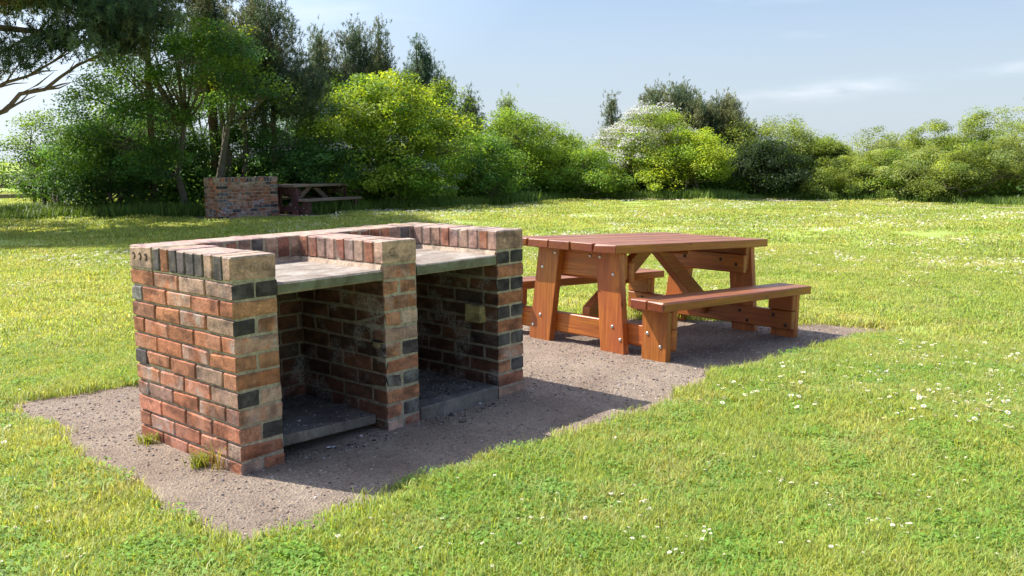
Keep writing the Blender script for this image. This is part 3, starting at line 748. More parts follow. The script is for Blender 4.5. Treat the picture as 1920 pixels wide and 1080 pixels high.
# rough fringe where the lawn meets the gravel
x = rg.uniform(-.8, 5.5, 26000); y = rg.uniform(-1.2, 2.2, 26000); s_ = patch_sd(x, y)
k = (s_ > -.02-.09*np.clip(fbm2(x, y, 51, 3, 6), 0, 1)-.12*(rg.random(26000)**14)) & (s_ < .05) & (rg.random(26000) < .9); x, y = x[k], y[k]; m = len(x)
v_fr = [blade_patch('grass_patch', 60+i, .035, 16, .044, .0034, .9, .2) for i in range(5)]
rot = np.stack([rg.normal(0, .12, m), rg.normal(0, .12, m), rg.random(m)*6.283], -1)
g4 = scatter('grass_fringe', np.stack([x, y, np.maximum(lawn_h(x, y), gravel_h(x, y)-.004)], -1), rot, rg.uniform(.5, 1.15, m)*(.8+.5*fbm2(x, y, 15, 2, 5)), v_fr)
tag(g4, 'ragged longer grass along the edge of the gravel patch', 'grass', kind='stuff')

# --- gravel chips
def chip(seed):
    rr = random.Random(seed); bm = bmesh.new(); bmesh.ops.create_icosphere(bm, subdivisions=1, radius=1)
    for v in bm.verts: v.co = Vector((v.co.x*rr.uniform(.7, 1.1), v.co.y*rr.uniform(.6, 1.), v.co.z*rr.uniform(.35, .6)))
    me = bpy.data.meshes.new('chip'); bm.to_mesh(me); bm.free(); me.materials.append(M_CHIP); return bpy.data.objects.new('chip', me)
def mat_chip():
    m, t = newmat('gravel_chip'); g = N(t)
    rnd = g.n('ShaderNodeObjectInfo').outputs['Random']
    c = g.ramp(rnd, [(0, (.10, .08, .07)), (.3, (.28, .20, .16)), (.55, (.40, .30, .25)), (.75, (.16, .15, .15)), (1, (.55, .47, .42))])
    g.out(g.bsdf(c, .85, spec=.2)); return m
M_CHIP = mat_chip()
n = 42000; x = rg.uniform(-.5, 5.2, n); y = rg.uniform(-1., 1.95, n)
k = (patch_sd(x, y) < .0) & ~bbq_foot(x, y) & (rg.random(n) < .55+.5*fbm2(x, y, 22, 3, 2.2)); x, y = x[k], y[k]; m = len(x)
sc = .0035+.0075*rg.random(m)**3; sc[rg.random(m) < .004] = .011
ch = scatter('gravel_chips', np.stack([x, y, gravel_h(x, y)+sc*.1], -1), rg.uniform(-.5, .5, (m, 3))*np.array([1, 1, 12]), sc, [chip(i) for i in range(5)])
tag(ch, 'loose pinkish grey gravel chips on the bare patch', 'gravel', kind='stuff')

# ------------------------------------------------------------------ daisies
M_PETAL = mat_plain('daisy_petal', (.80, .79, .76), .7, var=.04); M_EYE = mat_plain('daisy_eye', (.75, .5, .05), .7); M_STALK = mat_plain('daisy_stalk', (.12, .2, .04), .6)
def daisy_mesh(stalk=True, r=.011, n=12):
    mb = MB(); z = .038
    for k in range(n):
        a = 2*math.pi*k/n; w_ = math.pi/n*.85; b = len(mb.v)
        for rr, ww, zz in ((.35, .6, 0), (.8, 1, .0015), (1., .55, .0005)):
            for sg in (-1, 1): mb.v.append((rr*r*math.cos(a+sg*w_*ww), rr*r*math.sin(a+sg*w_*ww), z+zz))
        mb.face((b, b+1, b+3, b+2)); mb.face((b+2, b+3, b+5, b+4))
    mb.disc_head((0, 0, z), 2, 1, r*.36, r*.28, m=1, sides=7)
    if stalk: mb.tube([(0, 0, -.01), (.003, .001, z*.5), (0, 0, z)], [.0009]*3, 3, m=2)
    o = mb.build('daisy', [M_PETAL, M_EYE, M_STALK]); return o
dz = daisy_mesh(); tag(dz, 'small white daisy growing in the short grass of the near lawn', 'flower', 'daisies growing near us in the lawn')
def clump_density(x, y): return fbm2(x, y, 31, 3, .55)+.5*fbm2(x, y, 33, 2, 2.2)
def gpt(px, py, z=.02):
    """ground point seen at a place of the photograph"""
    d = rt*((px-960)/FPX)-up*((py-540)/FPX)+fw; return CAMP+d*((z-CAMP.z)/d.z)
rr = random.Random(8); spots = []
clusters = [(1190, 950, 10, 26), (1215, 1015, 12, 30), (1085, 980, 3, 14), (720, 990, 5, 25), (660, 1020, 3, 12), (1350, 865, 3, 20), (1450, 895, 8, 25), (1480, 915, 6, 18), (1635, 990, 5, 14), (1680, 998, 7, 16),
            (1690, 835, 2, 8), (1780, 890, 7, 40), (1830, 862, 4, 25), (1860, 770, 12, 22), (1905, 740, 14, 20), (1850, 765, 8, 18), (1310, 1020, 5, 14), (1260, 1050, 4, 14), (1320, 1012, 4, 8), (925, 1030, 4, 20), (150, 1050, 4, 25), (60, 960, 5, 50), (130, 640, 10, 45), (60, 660, 8, 40), (180, 600, 6, 50),
            (350, 1020, 1, 3), (1820, 1010, 4, 30), (1550, 1040, 3, 30), (1740, 930, 5, 40), (1560, 960, 3, 20), (1660, 690, 2, 30), (1850, 640, 9, 40), (1750, 650, 4, 40), (60, 800, 4, 40), (1000, 1000, 4, 50), (870, 1000, 3, 30)]
for cx, cy, n_, sp in clusters:
    for _ in range(n_):
        px, py = rr.gauss(cx, sp), rr.gauss(cy, sp*.45)
        q = gpt(px, py)
        if patch_sd(np.array([q.x]), np.array([q.y]))[0] > .06: spots.append((q.x, q.y))
for _ in range(70):
    q = gpt(rr.uniform(0, 1920), rr.uniform(660, 1080))
    if patch_sd(np.array([q.x]), np.array([q.y]))[0] > .08: spots.append((q.x, q.y))
rr.shuffle(spots); spots = spots[:190]
for i, (x_, y_) in enumerate(spots):
    o = dz if i == 0 else dz.copy()
    if i: COL.objects.link(o)
    o.location = (x_, y_, H(x_, y_)); s_ = rr.uniform(.4, .75); o.scale = (s_, s_, rr.uniform(.7, 1.0)); o.rotation_euler = (rr.gauss(0, .25), rr.gauss(0, .25), rr.random()*6.28)
far_d = daisy_mesh(False, .016, 6); COL.objects.unlink(far_d)
for kk in list(far_d.keys()): del far_d[kk]
def far_daisies(n, r0_, r1_, thr, sc_):
    x, y, r = polar_pts(rg, n, r0_, r1_, YAW-HALF, YAW+HALF)
    # denser on the open right and centre of the field, in drifts
    az_ = np.arctan2(x-CAMP.x, y-CAMP.y)-YAW
    dens = clump_density(x, y)+.32*np.exp(-((az_-.28)/.22)**2)-.12*(az_ < -.2)
    k = (dens > thr+.25*(rg.random(n)-.5)) & (patch_sd(x, y) > .1) & (patch2_sd(x, y) > .1) & (path_sd(x, y) > .05)
    return x[k], y[k], r[k]
xs_, ys_, zs_, ss_ = [], [], [], []
for n_, a, b, t_, s_ in ((16000, 4.5, 12, .34, .8), (36000, 12, 20, .30, 1.), (34000, 20, 30, .22, 1.35)):
    x, y, r = far_daisies(n_, a, b, t_, s_); xs_.append(x); ys_.append(y); ss_.append(np.full(len(x), s_)*rg.uniform(.6, 1.15, len(x)))
x, y, s_ = map(np.concatenate, (xs_, ys_, ss_)); m = len(x)
dd = scatter('daisies', np.stack([x, y, lawn_h(x, y)-.004], -1), np.stack([rg.normal(0, .3, m), rg.normal(0, .3, m), rg.random(m)*6.28], -1), s_, [far_d])
tag(dd, 'drifts of white daisies scattered across the middle and far field', 'flowers', kind='stuff')

# ------------------------------------------------------------------ small things by the barbecue
def tuft(name, loc, n, h, seed, tint):
    rg_ = np.random.default_rng(seed); V = []; F = []; T = []
    for i in range(n):
        a = rg_.random()*6.28; l = h*rg_.uniform(.4, 1); sp = l*rg_.uniform(.3, 1.1); ph = a+1.57
        x_, y_ = rg_.normal(0, .02), rg_.normal(0, .02); b = len(V); w_ = .0022
        for f, zf, ww in ((0, 0, 1), (.3, .6, 1), (.75, .95, .6), (1, .9, .1)):
            for sg in (-1, 1): V.append((x_+math.cos(a)*sp*f+sg*w_*ww*math.cos(ph), y_+math.sin(a)*sp*f+sg*w_*ww*math.sin(ph), l*zf))
        k = rg_.uniform(.7, 1.3)
        for q in range(3): F.append((b+2*q, b+2*q+1, b+2*q+3, b+2*q+2)); T.append(tuple(v*k for v in tint))
    o = np_mesh(name, np.array(V), np.array(F), M_LEAF, np.array(T)); o.location = loc; return o
tag(tuft('weed_tuft', (-.045, .73, .0), 90, .05, 1, (.28, .32, .05)), 'low yellow green weed tuft halfway along the foot of the barbecue side wall', 'weed', 'weeds at the foot of the barbecue')
tag(tuft('weed_tuft', (-.05, .25, .0), 120, .065, 2, (.26, .30, .05)), 'larger weed tuft in the gravel near the front corner of the barbecue', 'weed', 'weeds at the foot of the barbecue')
tag(tuft('weed_sprig', (-.012, .16, .0), 26, .13, 3, (.36, .30, .08)), 'thin upright dry weed sprig against the barbecue corner bricks', 'weed', 'weeds at the foot of the barbecue')
o = chip(77); o.name = 'stone'; COL.objects.link(o); o.location = (1.15, -.17, .008); o.scale = (.03, .026, .018)
tag(o, 'flat dark stone lying in shade on the gravel before the right bay', 'stone')
mb = MB(); rq = random.Random(2)
for i in range(6): mb.box(-.02+i*.007, -.012+i*.007, -.008, .008, rq.uniform(0, .002), rq.uniform(.003, .007), (1, 1, 1), .001, .002, rng=rq)
o = mb.build('foil_scrap', mat_plain('crumpled_foil', (.75, .75, .75), .25, .9)); o.location = (.46, -.0, .006); o.rotation_euler = (0, 0, -.4)
tag(o, 'crumpled scrap of silver foil on the ground below the left hearth slab', 'litter')
M_ASH = mat_plain('ash_bits', (.05, .045, .045), .9, var=.4); M_ASHW = mat_plain('pale_ash', (.5, .48, .45), .9)
def bit(seed, m):
    o = chip(seed); o.name = 'ash_bit'; o.data.materials.clear(); o.data.materials.append(m); return o
na = 900; ax_ = rg.uniform(0, 1, na)**1.2; bay = rg.integers(0, 2, na)
x = np.where(bay == 0, .225, 1.03)+rg.uniform(0, .56, na); y = .66-ax_*.6; z = np.where(bay == 0, .105-(x-.215)*.055, .068)
fr_ = rg.random(na) < .25; y = np.where(fr_, rg.uniform(-.12, .06, na), y); z = np.where(fr_, gravel_h(x, y)+.002, z)
sz = rg.uniform(.002, .007, na); sz[rg.random(na) < .03] = .013
ash = scatter('ash_debris', np.stack([x, y, z], -1), rg.uniform(-.5, .5, (na, 3))*np.array([1, 1, 12]), sz, [bit(90, M_ASH), bit(91, M_ASH), bit(92, M_ASH), bit(93, M_ASHW)])
tag(ash, 'charcoal crumbs and ash lying on the hearth slabs', 'ash', kind='stuff')

# ------------------------------------------------------------------ trees
def rot_leaves(rg_, C_, n_up, size, asp=.6):
    """rhombic leaves at centres C_, facing mostly along n_up (n,3)"""
    n = len(C_); nn = n_up/np.linalg.norm(n_up, axis=1, keepdims=True)
    a = rg_.normal(size=(n, 3)); a -= (a*nn).sum(1, keepdims=True)*nn; a /= np.linalg.norm(a, axis=1, keepdims=True); b = np.cross(nn, a)
    s = size[:, None]
    V = np.stack([C_-a*s*.5, C_+b*s*asp*.5+nn*s*.08, C_+a*s*.5, C_-b*s*asp*.5+nn*s*.08], 1).reshape(-1, 3)
    return V, np.arange(4*n).reshape(-1, 4)
BARK = {}
def bark(name, c):
    if name not in BARK:
        m, t = newmat(name); g = N(t); o = g.obj()
        n1 = g.noise(g.mapping(o, (1, 1, .25)), 24, 5, .6); g.out(g.bsdf(g.mix(1, c, g.ramp(n1, [(.3, .55), (.7, 1.35)]), 'MULTIPLY'), .9, g.bump(n1, .8, .03), spec=.15)); BARK[name] = m
    return BARK[name]
def clusters_in(rg_, lobes, k, shell=(.72, 1.)):
    """cluster centres near the skins of ellipsoid lobes, weighted by their area; also a point in the middle of its lobe"""
    wts = np.array([l[3]*l[4] if len(l) > 4 else l[3]**2 for l in lobes]); wts = np.array([(l[1][0]*l[1][1]*l[1][2])**(2/3) for l in lobes]); wts /= wts.sum()
    pick = rg_.choice(len(lobes), k, p=wts); d = rg_.normal(size=(k, 3)); d /= np.linalg.norm(d, axis=1, keepdims=True)
    d[:, 2] = np.where(d[:, 2] < -.45, -d[:, 2], d[:, 2])
    rad = rg_.uniform(*shell, k)[:, None]
    cen = np.array([l[0] for l in lobes])[pick]; R3 = np.array([l[1] for l in lobes])[pick]
    return cen+d*R3*rad, d, pick
def shrub(name, loc, lobes, nclu, nleaf, leaf, tints, seed, label, cat, group=None, sig=.2, trunk=None, bark_c=(.16, .13, .10), stems=3, branch=28, blossom=0, flat=.55, blossom_dir=None, thin=0):
    """broad-leaved tree: clumps of separate leaves carried on a branching trunk"""
    rg_ = np.random.default_rng(seed); root = empty(name, loc); tag(root, label, cat, group)
    C_, D_, pk = clusters_in(rg_, lobes, nclu)
    nz_ = rg_.normal(0, 1, nclu)
    leaf *= .78; nleaf = nleaf*1.55
    per = (rg_.poisson(nleaf, nclu)*rg_.uniform(.5, 1.5, nclu)).astype(int)+3; idx = np.repeat(np.arange(nclu), per); n = len(idx)
    sg = (sig*rg_.uniform(.6, 1.35, nclu))[idx][:, None]
    off = rg_.normal(size=(n, 3)); ol = np.linalg.norm(off, axis=1, keepdims=True); off *= np.minimum(1, 1.75/ol); off = off*sg*np.array([1, 1, flat])
    P = C_[idx]+off; keep = P[:, 2] > .03; P, idx, off = P[keep], idx[keep], off[keep]; n = len(P)
    up_ = np.array([0, 0, .9])+D_[idx]*.5+rg_.normal(size=(n, 3))*.65
    V, F = rot_leaves(rg_, P, up_, leaf*rg_.uniform(.6, 1.3, n))
    ti = np.array(tints)[rg_.choice(len(tints), nclu)]*rg_.uniform(.6, 1.3, (nclu, 1))
    T = ti[idx]*rg_.uniform(.75, 1.3, (n, 1))
    mi = np.zeros(n, int)
    if blossom:
        pref = rg_.random(nclu)
        if blossom_dir is not None: pref = .5-.5*(D_@np.array(blossom_dir))+(rg_.random(nclu)-.5)*.3
        bc = pref < blossom; up_side = off[:, 2] > -.03
        b_ = bc[idx] & up_side & (rg_.random(n) < .85); mi[b_] = 1; T[b_] = np.array([.72, .70, .66])*rg_.uniform(.8, 1.1, (b_.sum(), 1))
    np_mesh('crown', V, F, [M_LEAF, M_BLOSSOM], T, root, midx=mi)
    # wood
    mb = MB(); rp_ = random.Random(seed); bases = trunk or [(rp_.uniform(-.25, .25), rp_.uniform(-.25, .25)) for _ in range(stems)]
    tips = []
    zc_ = np.mean([l[0][2] for l in lobes]); th_ = max(l[0][2]+l[1][2] for l in lobes)
    r_ = .018*th_+.01
    for (bx, by) in bases:
        q = Vector((bx*.2+rp_.uniform(-.2, .2), by*.2+rp_.uniform(-.2, .2), 0))
        p0 = Vector((bx, by, -.1)); p1 = p0+Vector((bx*.5+rp_.uniform(-.12, .12), by*.5+rp_.uniform(-.12, .12), zc_*.38)); p2 = p1+Vector((bx*.6+rp_.uniform(-.3, .3), by*.6+rp_.uniform(-.3, .3), zc_*.45))
        mb.tube([p0, (p0+p1)/2+Vector((rp_.uniform(-.06, .06), rp_.uniform(-.06, .06), 0)), p1, p2], [r_*1.25, r_, r_*.85, r_*.6], 7)
        tips += [p1, p1*.5+p2*.5, p2]
    for j in rp_.sample(range(nclu), min(branch, nclu)):
        e = Vector(C_[j]); a = min(tips, key=lambda t_: (t_-e).length+max(0, t_.z-e.z)*1.5); md = a*.5+e*.5+Vector((rp_.uniform(-.12, .12), rp_.uniform(-.12, .12), -.08*(e-a).length+.05))
        mb.tube([a, md, e], [r_*.45, r_*.28, r_*.08], 5)
        for _ in range(2):
            f = md*.6+e*.4; g_ = Vector(C_[rp_.randrange(nclu)]); g_ = f+(g_-f).normalized()*min(.7, (g_-f).length)
            mb.tube([f, g_], [r_*.16, r_*.05], 4)
    mb.build('trunk', bark('bark_%s' % (name if name in ('hawthorn', 'willow_bush') else 'tree'), bark_c), root)
    return root
def pine(name, loc, lobes, ntuft, seed, label, cat='tree', group=None, tints=((.06, .10, .05), (.09, .125, .055), (.14, .15, .06)), nlen=.105, trunk=((0, 0, 0),), tr_r=.085, pads=60, spread=.19, nneed=12, limb=20, nw=.015, flat=.6, bark_c=(.2, .13, .1)):
    """pine: pads of upward needle tufts on crooked limbs"""
    ntuft = int(ntuft*3.4); pads = int(pads*1.9)
    rg_ = np.random.default_rng(seed); root = empty(name, loc); tag(root, label, cat, group)
    C_, D_, pk = clusters_in(rg_, lobes, pads, (.45, 1.))
    idx = rg_.integers(0, pads, ntuft)
    P = C_[idx]+rg_.normal(size=(ntuft, 3))*spread*np.array([1, 1, flat])
    P[:, 2] = np.maximum(P[:, 2], .2)
    ax = np.array([0, 0, 1.])+D_[idx]*.55+rg_.normal(size=(ntuft, 3))*.3; ax /= np.linalg.norm(ax, axis=1, keepdims=True)
    n = ntuft*nneed; ti = np.repeat(np.arange(ntuft), nneed)
    d = ax[ti]*rg_.uniform(.1, 1.1, (n, 1))+rg_.normal(size=(n, 3))*.62; d /= np.linalg.norm(d, axis=1, keepdims=True)
    l = nlen*rg_.uniform(.6, 1.15, (n, 1)); s_ = np.cross(d, rg_.normal(size=(n, 3))); s_ /= np.linalg.norm(s_, axis=1, keepdims=True)
    B = P[ti]+ax[ti]*rg_.uniform(-.06, .06, (n, 1)); V = np.stack([B-s_*nw*.5, B+s_*nw*.5, B+d*l+s_*nw*.12, B+d*l-s_*nw*.12], 1).reshape(-1, 3)
    F = np.arange(4*n).reshape(-1, 4)
    tb_ = np.array(tints)[rg_.choice(len(tints), pads)]*rg_.uniform(.6, 1.4, (pads, 1)); T = (tb_[idx]*rg_.uniform(.75, 1.3, (ntuft, 1)))[ti]
    np_mesh('crown', V, F, M_NEEDLE, T*1.45, root)
    mb = MB(); rp_ = random.Random(seed); spine = [Vector(p) for p in trunk]; top_ = Vector(np.mean([l_[0] for l_ in lobes], axis=0))
    zmax = max(l_[0][2]+l_[1][2]*.7 for l_ in lobes)
    if len(spine) == 1: spine = [spine[0]+Vector((0, 0, -.2)), Vector((top_.x*.5+rp_.uniform(-.1, .1), top_.y*.5, zmax*.4)), Vector((top_.x+rp_.uniform(-.1, .1), top_.y, zmax*.75)), Vector((top_.x, top_.y, zmax*.97))]
    k = len(spine); mb.tube(spine, [tr_r*(1.15-.95*i/(k-1)) for i in range(k)], 8)
    pts = []
    for a, b in zip(spine[:-1], spine[1:]):
        for q in range(6): pts.append(a.lerp(b, q/6))
    pts = pts[5:]
    for j in rp_.sample(range(pads), min(limb, pads)):
        e = Vector(C_[j]); a = min(pts, key=lambda t_: (Vector((t_.x, t_.y, 0))-Vector((e.x, e.y, 0))).length*.3+abs(t_.z-(e.z-.35)))
        md = a.lerp(e, .5)+Vector((rp_.uniform(-.1, .1), rp_.uniform(-.1, .1), -.06*(e-a).length)); mb.tube([a, a.lerp(md, .5)+Vector((0, 0, rp_.uniform(-.05, .08))), md, e], [tr_r*.4, tr_r*.33, tr_r*.24, tr_r*.07], 5)
    mb.build('trunk', bark('bark_pine', bark_c), root)
    return root

# Every tree is planted at a compass bearing and distance from the viewpoint, with its true size in metres.
def place(px, dist):
    a = YAW+math.atan((px-960)/FPX); x_, y_ = CAMP.x+dist*math.sin(a), CAMP.y+dist*math.cos(a)
    return (x_, y_, H(x_, y_)), a
def size(px0, px1, ytop, dist, z0=-.1):
    wd_ = (px1-px0)/FPX*dist; ht = CAMP.z+(299-(px0+px1-1920)*.5*.008-ytop)/FPX*dist-z0; return wd_, ht
def lob(a, *L):
    """lobes given as (across, depth, height, rx, ry, rz) in the tree's own facing frame -> world-aligned"""
    c, s = math.cos(-a), math.sin(-a); out_ = []
    for (u_, v_, z_, rx, ry, rz) in L: out_.append(((c*u_-s*v_, s*u_+c*v_, z_), ((rx+ry)/2 if abs(rx-ry) < .3 else rx*.8+ry*.2, (rx+ry)/2 if abs(rx-ry) < .3 else rx*.8+ry*.2, rz), 0, 1))
    return out_
def auto_lobes(a, wd_, ht, base, rgs, n=7, depth=None, peak=0):
    """uneven dome of overlapping lobes, wd_ wide and ht high, foliage from height base"""
    rr_ = random.Random(rgs); dp = depth or wd_*.8; L = [(0, 0, base+(ht-base)*.52, wd_*.33, dp*.33, (ht-base)*.42)]
    for i in range(n):
        t = (i+.5)/n*2-1; u_ = t*wd_*.36+rr_.uniform(-.05, .05)*wd_; z_ = base+(ht-base)*(rr_.uniform(.3, .75)*(1-.5*abs(t-peak)))
        s_ = rr_.uniform(.16, .26)*wd_; top_room = ht*(1-.45*abs(t-peak)**2); rz = min((ht-base)*rr_.uniform(.22, .34), max(.25, top_room-z_))
        L.append((u_, rr_.uniform(-.35, .3)*dp, z_, s_, s_, rz))
    for i in range(max(2, n//2)):
        u_ = rr_.uniform(-.36, .36)*wd_; L.append((u_, rr_.uniform(-.4, 0)*dp, base+(ht-base)*rr_.uniform(.12, .3), wd_*.2, wd_*.2, (ht-base)*.2))
    return lob(a, *L)
GREEN = ((.14, .27, .05), (.18, .33, .055), (.11, .22, .045))
BLUEG = ((.12, .26, .075), (.15, .31, .10), (.09, .20, .06))
LIME = ((.40, .52, .06), (.47, .56, .07), (.28, .42, .055))
MIDG = ((.20, .33, .04), (.27, .38, .045), (.14, .26, .035))
OLIVE = ((.29, .38, .08), (.36, .44, .10), (.22, .31, .07))
GREY = ((.32, .40, .14), (.38, .45, .16), (.25, .33, .11))
def auto(kind, px0, px1, ytop, dist, label, tints, base=.15, name='hawthorn', cat='tree', group=None, nc=170, nl=75, leaf=.085, seed=0, n=7, peak=0, **k):
    loc, a = place((px0+px1)/2, dist); wd_, ht = size(px0, px1, ytop, dist, loc[2]); ht *= 1.08; wd_ *= 1.14
    return shrub(name, loc, auto_lobes(a, wd_, ht, base*ht, seed, n, peak=peak), nc, nl, leaf, tints, seed, label, cat, group, **k)
TG = 'trees and bushes bordering the field'
# left: airy hawthorns with the sunny field behind them
auto('t', -190, 60, 262, 24.5, 'low gappy hawthorn bush at the far left edge under the pine branch', GREEN, .25, seed=1, nc=75, nl=50, group=TG, sig=.2, stems=3)
auto('t', 20, 175, 235, 25.5, 'airy hawthorn with pale yellow top between the pine branch and the tall multi stemmed tree', (GREEN[0], MIDG[0], LIME[2]), .16, seed=2, nc=110, nl=50, group=TG, sig=.2)
auto('t', 125, 300, 232, 24.5, 'dark rounded hawthorn left of the tall multi stemmed tree', BLUEG, .12, seed=3, nc=150, nl=55, group=TG, sig=.2)
# tall multi-stemmed elder behind the far barbecue
loc, a = place(370, 23.6)
shrub('elder_tree', loc, lob(a, (-.4, -1., 4.1, 1., .9, .65), (.2, -1.1, 3.4, 1.1, .9, .8), (1., -1., 3.6, .8, .8, .6), (1.6, -1., 2.9, .75, .7, .5), (.75, -.9, 4.2, .4, .4, .35), (-1.3, -.8, 3.2, 1., .9, .65), (-1.9, -.5, 2.4, 1., .9, .7), (-.8, -.6, 2.3, 1.1, .9, .6), (-1.7, -.6, 1.3, 1.2, .9, .8), (-.8, -.8, 1.2, .8, .8, .7), (-2.4, -.2, 1.4, .9, .8, .8), (.5, -.3, 2.5, .9, .8, .4)),
      360, 80, .085, (BLUEG[1], GREEN[1], MIDG[0], BLUEG[0]), 7, 'tall spreading elder with several forked stems rising behind the distant barbecue', 'tree', TG, trunk=[(.35, -.1), (.55, 0), (-.25, .1)], bark_c=(.17, .145, .11), branch=60, sig=.23)
auto('t', 255, 400, 205, 25.2, 'dark hawthorn filling the space under the elder crown', BLUEG, .05, seed=71, nc=170, nl=80, group=TG, sig=.22)
auto('t', 395, 560, 215, 26, 'shaded hawthorn directly behind the distant barbecue wall', BLUEG, .05, seed=72, nc=190, nl=80, group=TG, sig=.22)
auto('t', 150, 270, 285, 23.6, 'low dark bramble bush under the left side of the elder', (GREEN[2], BLUEG[2]), .03, seed=73, name='bramble_bush', cat='bush', nc=90, nl=70, group=TG, sig=.18)
auto('t', 395, 520, 75, 24.8, 'young sycamore with sunlit lime leaves at the top right of the elder', (LIME[0], LIME[1], MIDG[1]), .55, seed=9, name='sycamore', nc=46, nl=60, group=TG, sig=.2, leaf=.12, stems=2)
auto('t', 490, 690, 190, 24.2, 'dark green hawthorn with blossom tips right behind the distant picnic table', BLUEG, .08, seed=5, nc=210, nl=85, group=TG, sig=.22, blossom=.1)
auto('t', 590, 860, 150, 25.2, 'broad sycamore with bright lime green crown in full sun', (LIME[0], LIME[1], LIME[2], MIDG[1], MIDG[0], GREEN[1]), .2, seed=6, name='sycamore', nc=260, nl=75, leaf=.11, group=TG, sig=.22, n=9)
auto('t', 640, 860, 262, 24.0, 'mid green bush with scattered white flowers below the lime sycamore', (MIDG[0], GREEN[1], MIDG[1]), .06, seed=16, nc=170, nl=85, group=TG, sig=.2, blossom=.1)
auto('t', 780, 905, 165, 27.5, 'lime leaved sapling between the broad sycamore and the small dark pine', (LIME[2], MIDG[1], MIDG[0]), .3, seed=8, name='sycamore', nc=90, nl=65, group=TG, leaf=.1)
auto('t', 835, 985, 250, 25.6, 'dark green hawthorn with branches down to the grass beside the gap in the trees', (GREEN[1], BLUEG[1], MIDG[0]), .12, seed=10, nc=150, nl=75, group=TG, sig=.2)
auto('t', 890, 1050, 222, 28, 'yellow green field maple with two pale trunks near the middle of the tree line', (MIDG[1], LIME[2], MIDG[0]), .32, seed=11, name='field_maple', nc=170, nl=75, group=TG, sig=.2, bark_c=(.4, .35, .3))
auto('t', 985, 1100, 238, 29.5, 'tall soft green hawthorn sloping down to the gap of sky', (MIDG[0], MIDG[1], LIME[2]), .12, seed=12, nc=150, nl=75, group=TG)
auto('t', 1030, 1165, 280, 28, 'low round bush at the lowest dip of the tree line', (GREEN[1], MIDG[0], MIDG[1]), .06, seed=13, nc=140, nl=80, group=TG)
loc, a = place(1240, 30)
auto('t', 1095, 1235, 235, 30.5, 'hawthorn with fading white blossom left of the yellow green one', (MIDG[0], MIDG[1], OLIVE[1]), .1, seed=14, nc=160, nl=80, group=TG, blossom=.22, blossom_dir=(-.3, .1, .95), n=7)
auto('t', 1140, 1330, 210, 30, 'large hawthorn smothered in white blossom on its upper left side', (MIDG[1], LIME[2], OLIVE[1]), .12, seed=15, nc=240, nl=90, group=TG, blossom=.36, blossom_dir=(-.62, .45, .62), n=8)
auto('t', 1225, 1370, 246, 28.6, 'golden yellow green hawthorn in front of the white blossomed one', (LIME[0], LIME[2], LIME[1]), .1, seed=17, nc=190, nl=85, group=TG, n=7)
auto('t', 1350, 1500, 262, 30, 'dark olive evergreen bush in shade right of the golden hawthorn', ((.04, .075, .025), (.05, .09, .03), (.035, .06, .022)), .04, seed=18, name='evergreen_bush', cat='bush', nc=190, nl=80, group=TG)
auto('t', 1400, 1530, 228, 32, 'upright grey green willow at the left end of the long hedge', OLIVE, .08, seed=19, name='willow_bush', cat='bush', nc=170, nl=85, group=TG, leaf=.075)
back = [(285, 470, 118, 26.8, 'tall green thorn seen between the stems of the elder', GREEN), (165, 330, 140, 27, 'tall green thorn rising behind the rounded hawthorn', GREEN), (60, 150, 300, 29, 'distant bush filling the gap behind the gappy hawthorn at far left', GREEN), (110, 260, 250, 28.5, 'tall dark thicket tree behind the rounded hawthorn on the left', BLUEG), (500, 640, 175, 27.5, 'dark hawthorn in the shade below the tall pine spire', BLUEG), (560, 700, 165, 28, 'deep green ash crown left behind the lime sycamore', GREEN),
        (820, 930, 215, 28.8, 'dark elder filling in behind the lime sapling', BLUEG), (925, 1040, 245, 30.5, 'grey green thorn seen behind the field maple', MIDG), (700, 880, 205, 28.5, 'shadowy tree behind the right half of the lime sycamore', GREEN), (1030, 1130, 262, 31.5, 'small thorn on the skyline at the dip', MIDG), (1330, 1460, 235, 32.5, 'dull green thorn between the olive brown pine and the willows', OLIVE)]
for i, (p0, p1, yt_, d_, lb, tn_) in enumerate(back): auto('t', p0, p1, yt_, d_, lb, tn_, .05, seed=110+i, nc=150, nl=70, group=TG, sig=.22)
# long scrubby hedge on the right, each bush its own thing
hedge = [(1505, 1600, 258, 31.5, 'first rounded willow bush of the right hand hedge, just past the dark gap'), (1570, 1690, 243, 33.5, 'wispy topped willow rising behind the front bushes of the hedge'), (1590, 1720, 280, 31, 'low bushy willow with leaves to the ground in the middle of the hedge'),
         (1680, 1800, 236, 33, 'taller willow with a rounded brown tinged top in the hedge'), (1660, 1800, 285, 30.8, 'dense grey leaved bush low in front of the taller willow'), (1770, 1890, 222, 33, 'tallest broad willow near the right end of the hedge'), (1745, 1880, 268, 30.5, 'low mottled bush in front of the tallest willow'), (1850, 2010, 240, 31, 'willow bush cut off by the right edge of the view'), (1830, 1985, 204, 34, 'thin wispy tree with open twigs above the right end of the hedge'), (1470, 1620, 262, 34.5, 'willow at the back of the hedge near its left end'), (1610, 1760, 262, 35, 'willow at the back of the hedge seen between the low bush and the taller willow'), (1740, 1900, 250, 35, 'willow at the back of the hedge left of the wispy tree'), (1500, 1640, 300, 30.6, 'small low bush at the foot of the hedge beside the dark evergreen')]
for i, (p0, p1, yt_, d_, lb) in enumerate(hedge):
    wisp = 'wispy' in lb
    auto('t', p0, p1, yt_, d_, lb, (OLIVE, GREY, (OLIVE[0], MIDG[0], GREY[1]))[i % 3], .03, seed=30+i, name='willow_bush', cat='bush', nc=80 if wisp and i == 8 else 130, nl=50 if wisp else 115, group=TG, leaf=.075, n=9, sig=.175, stems=4)
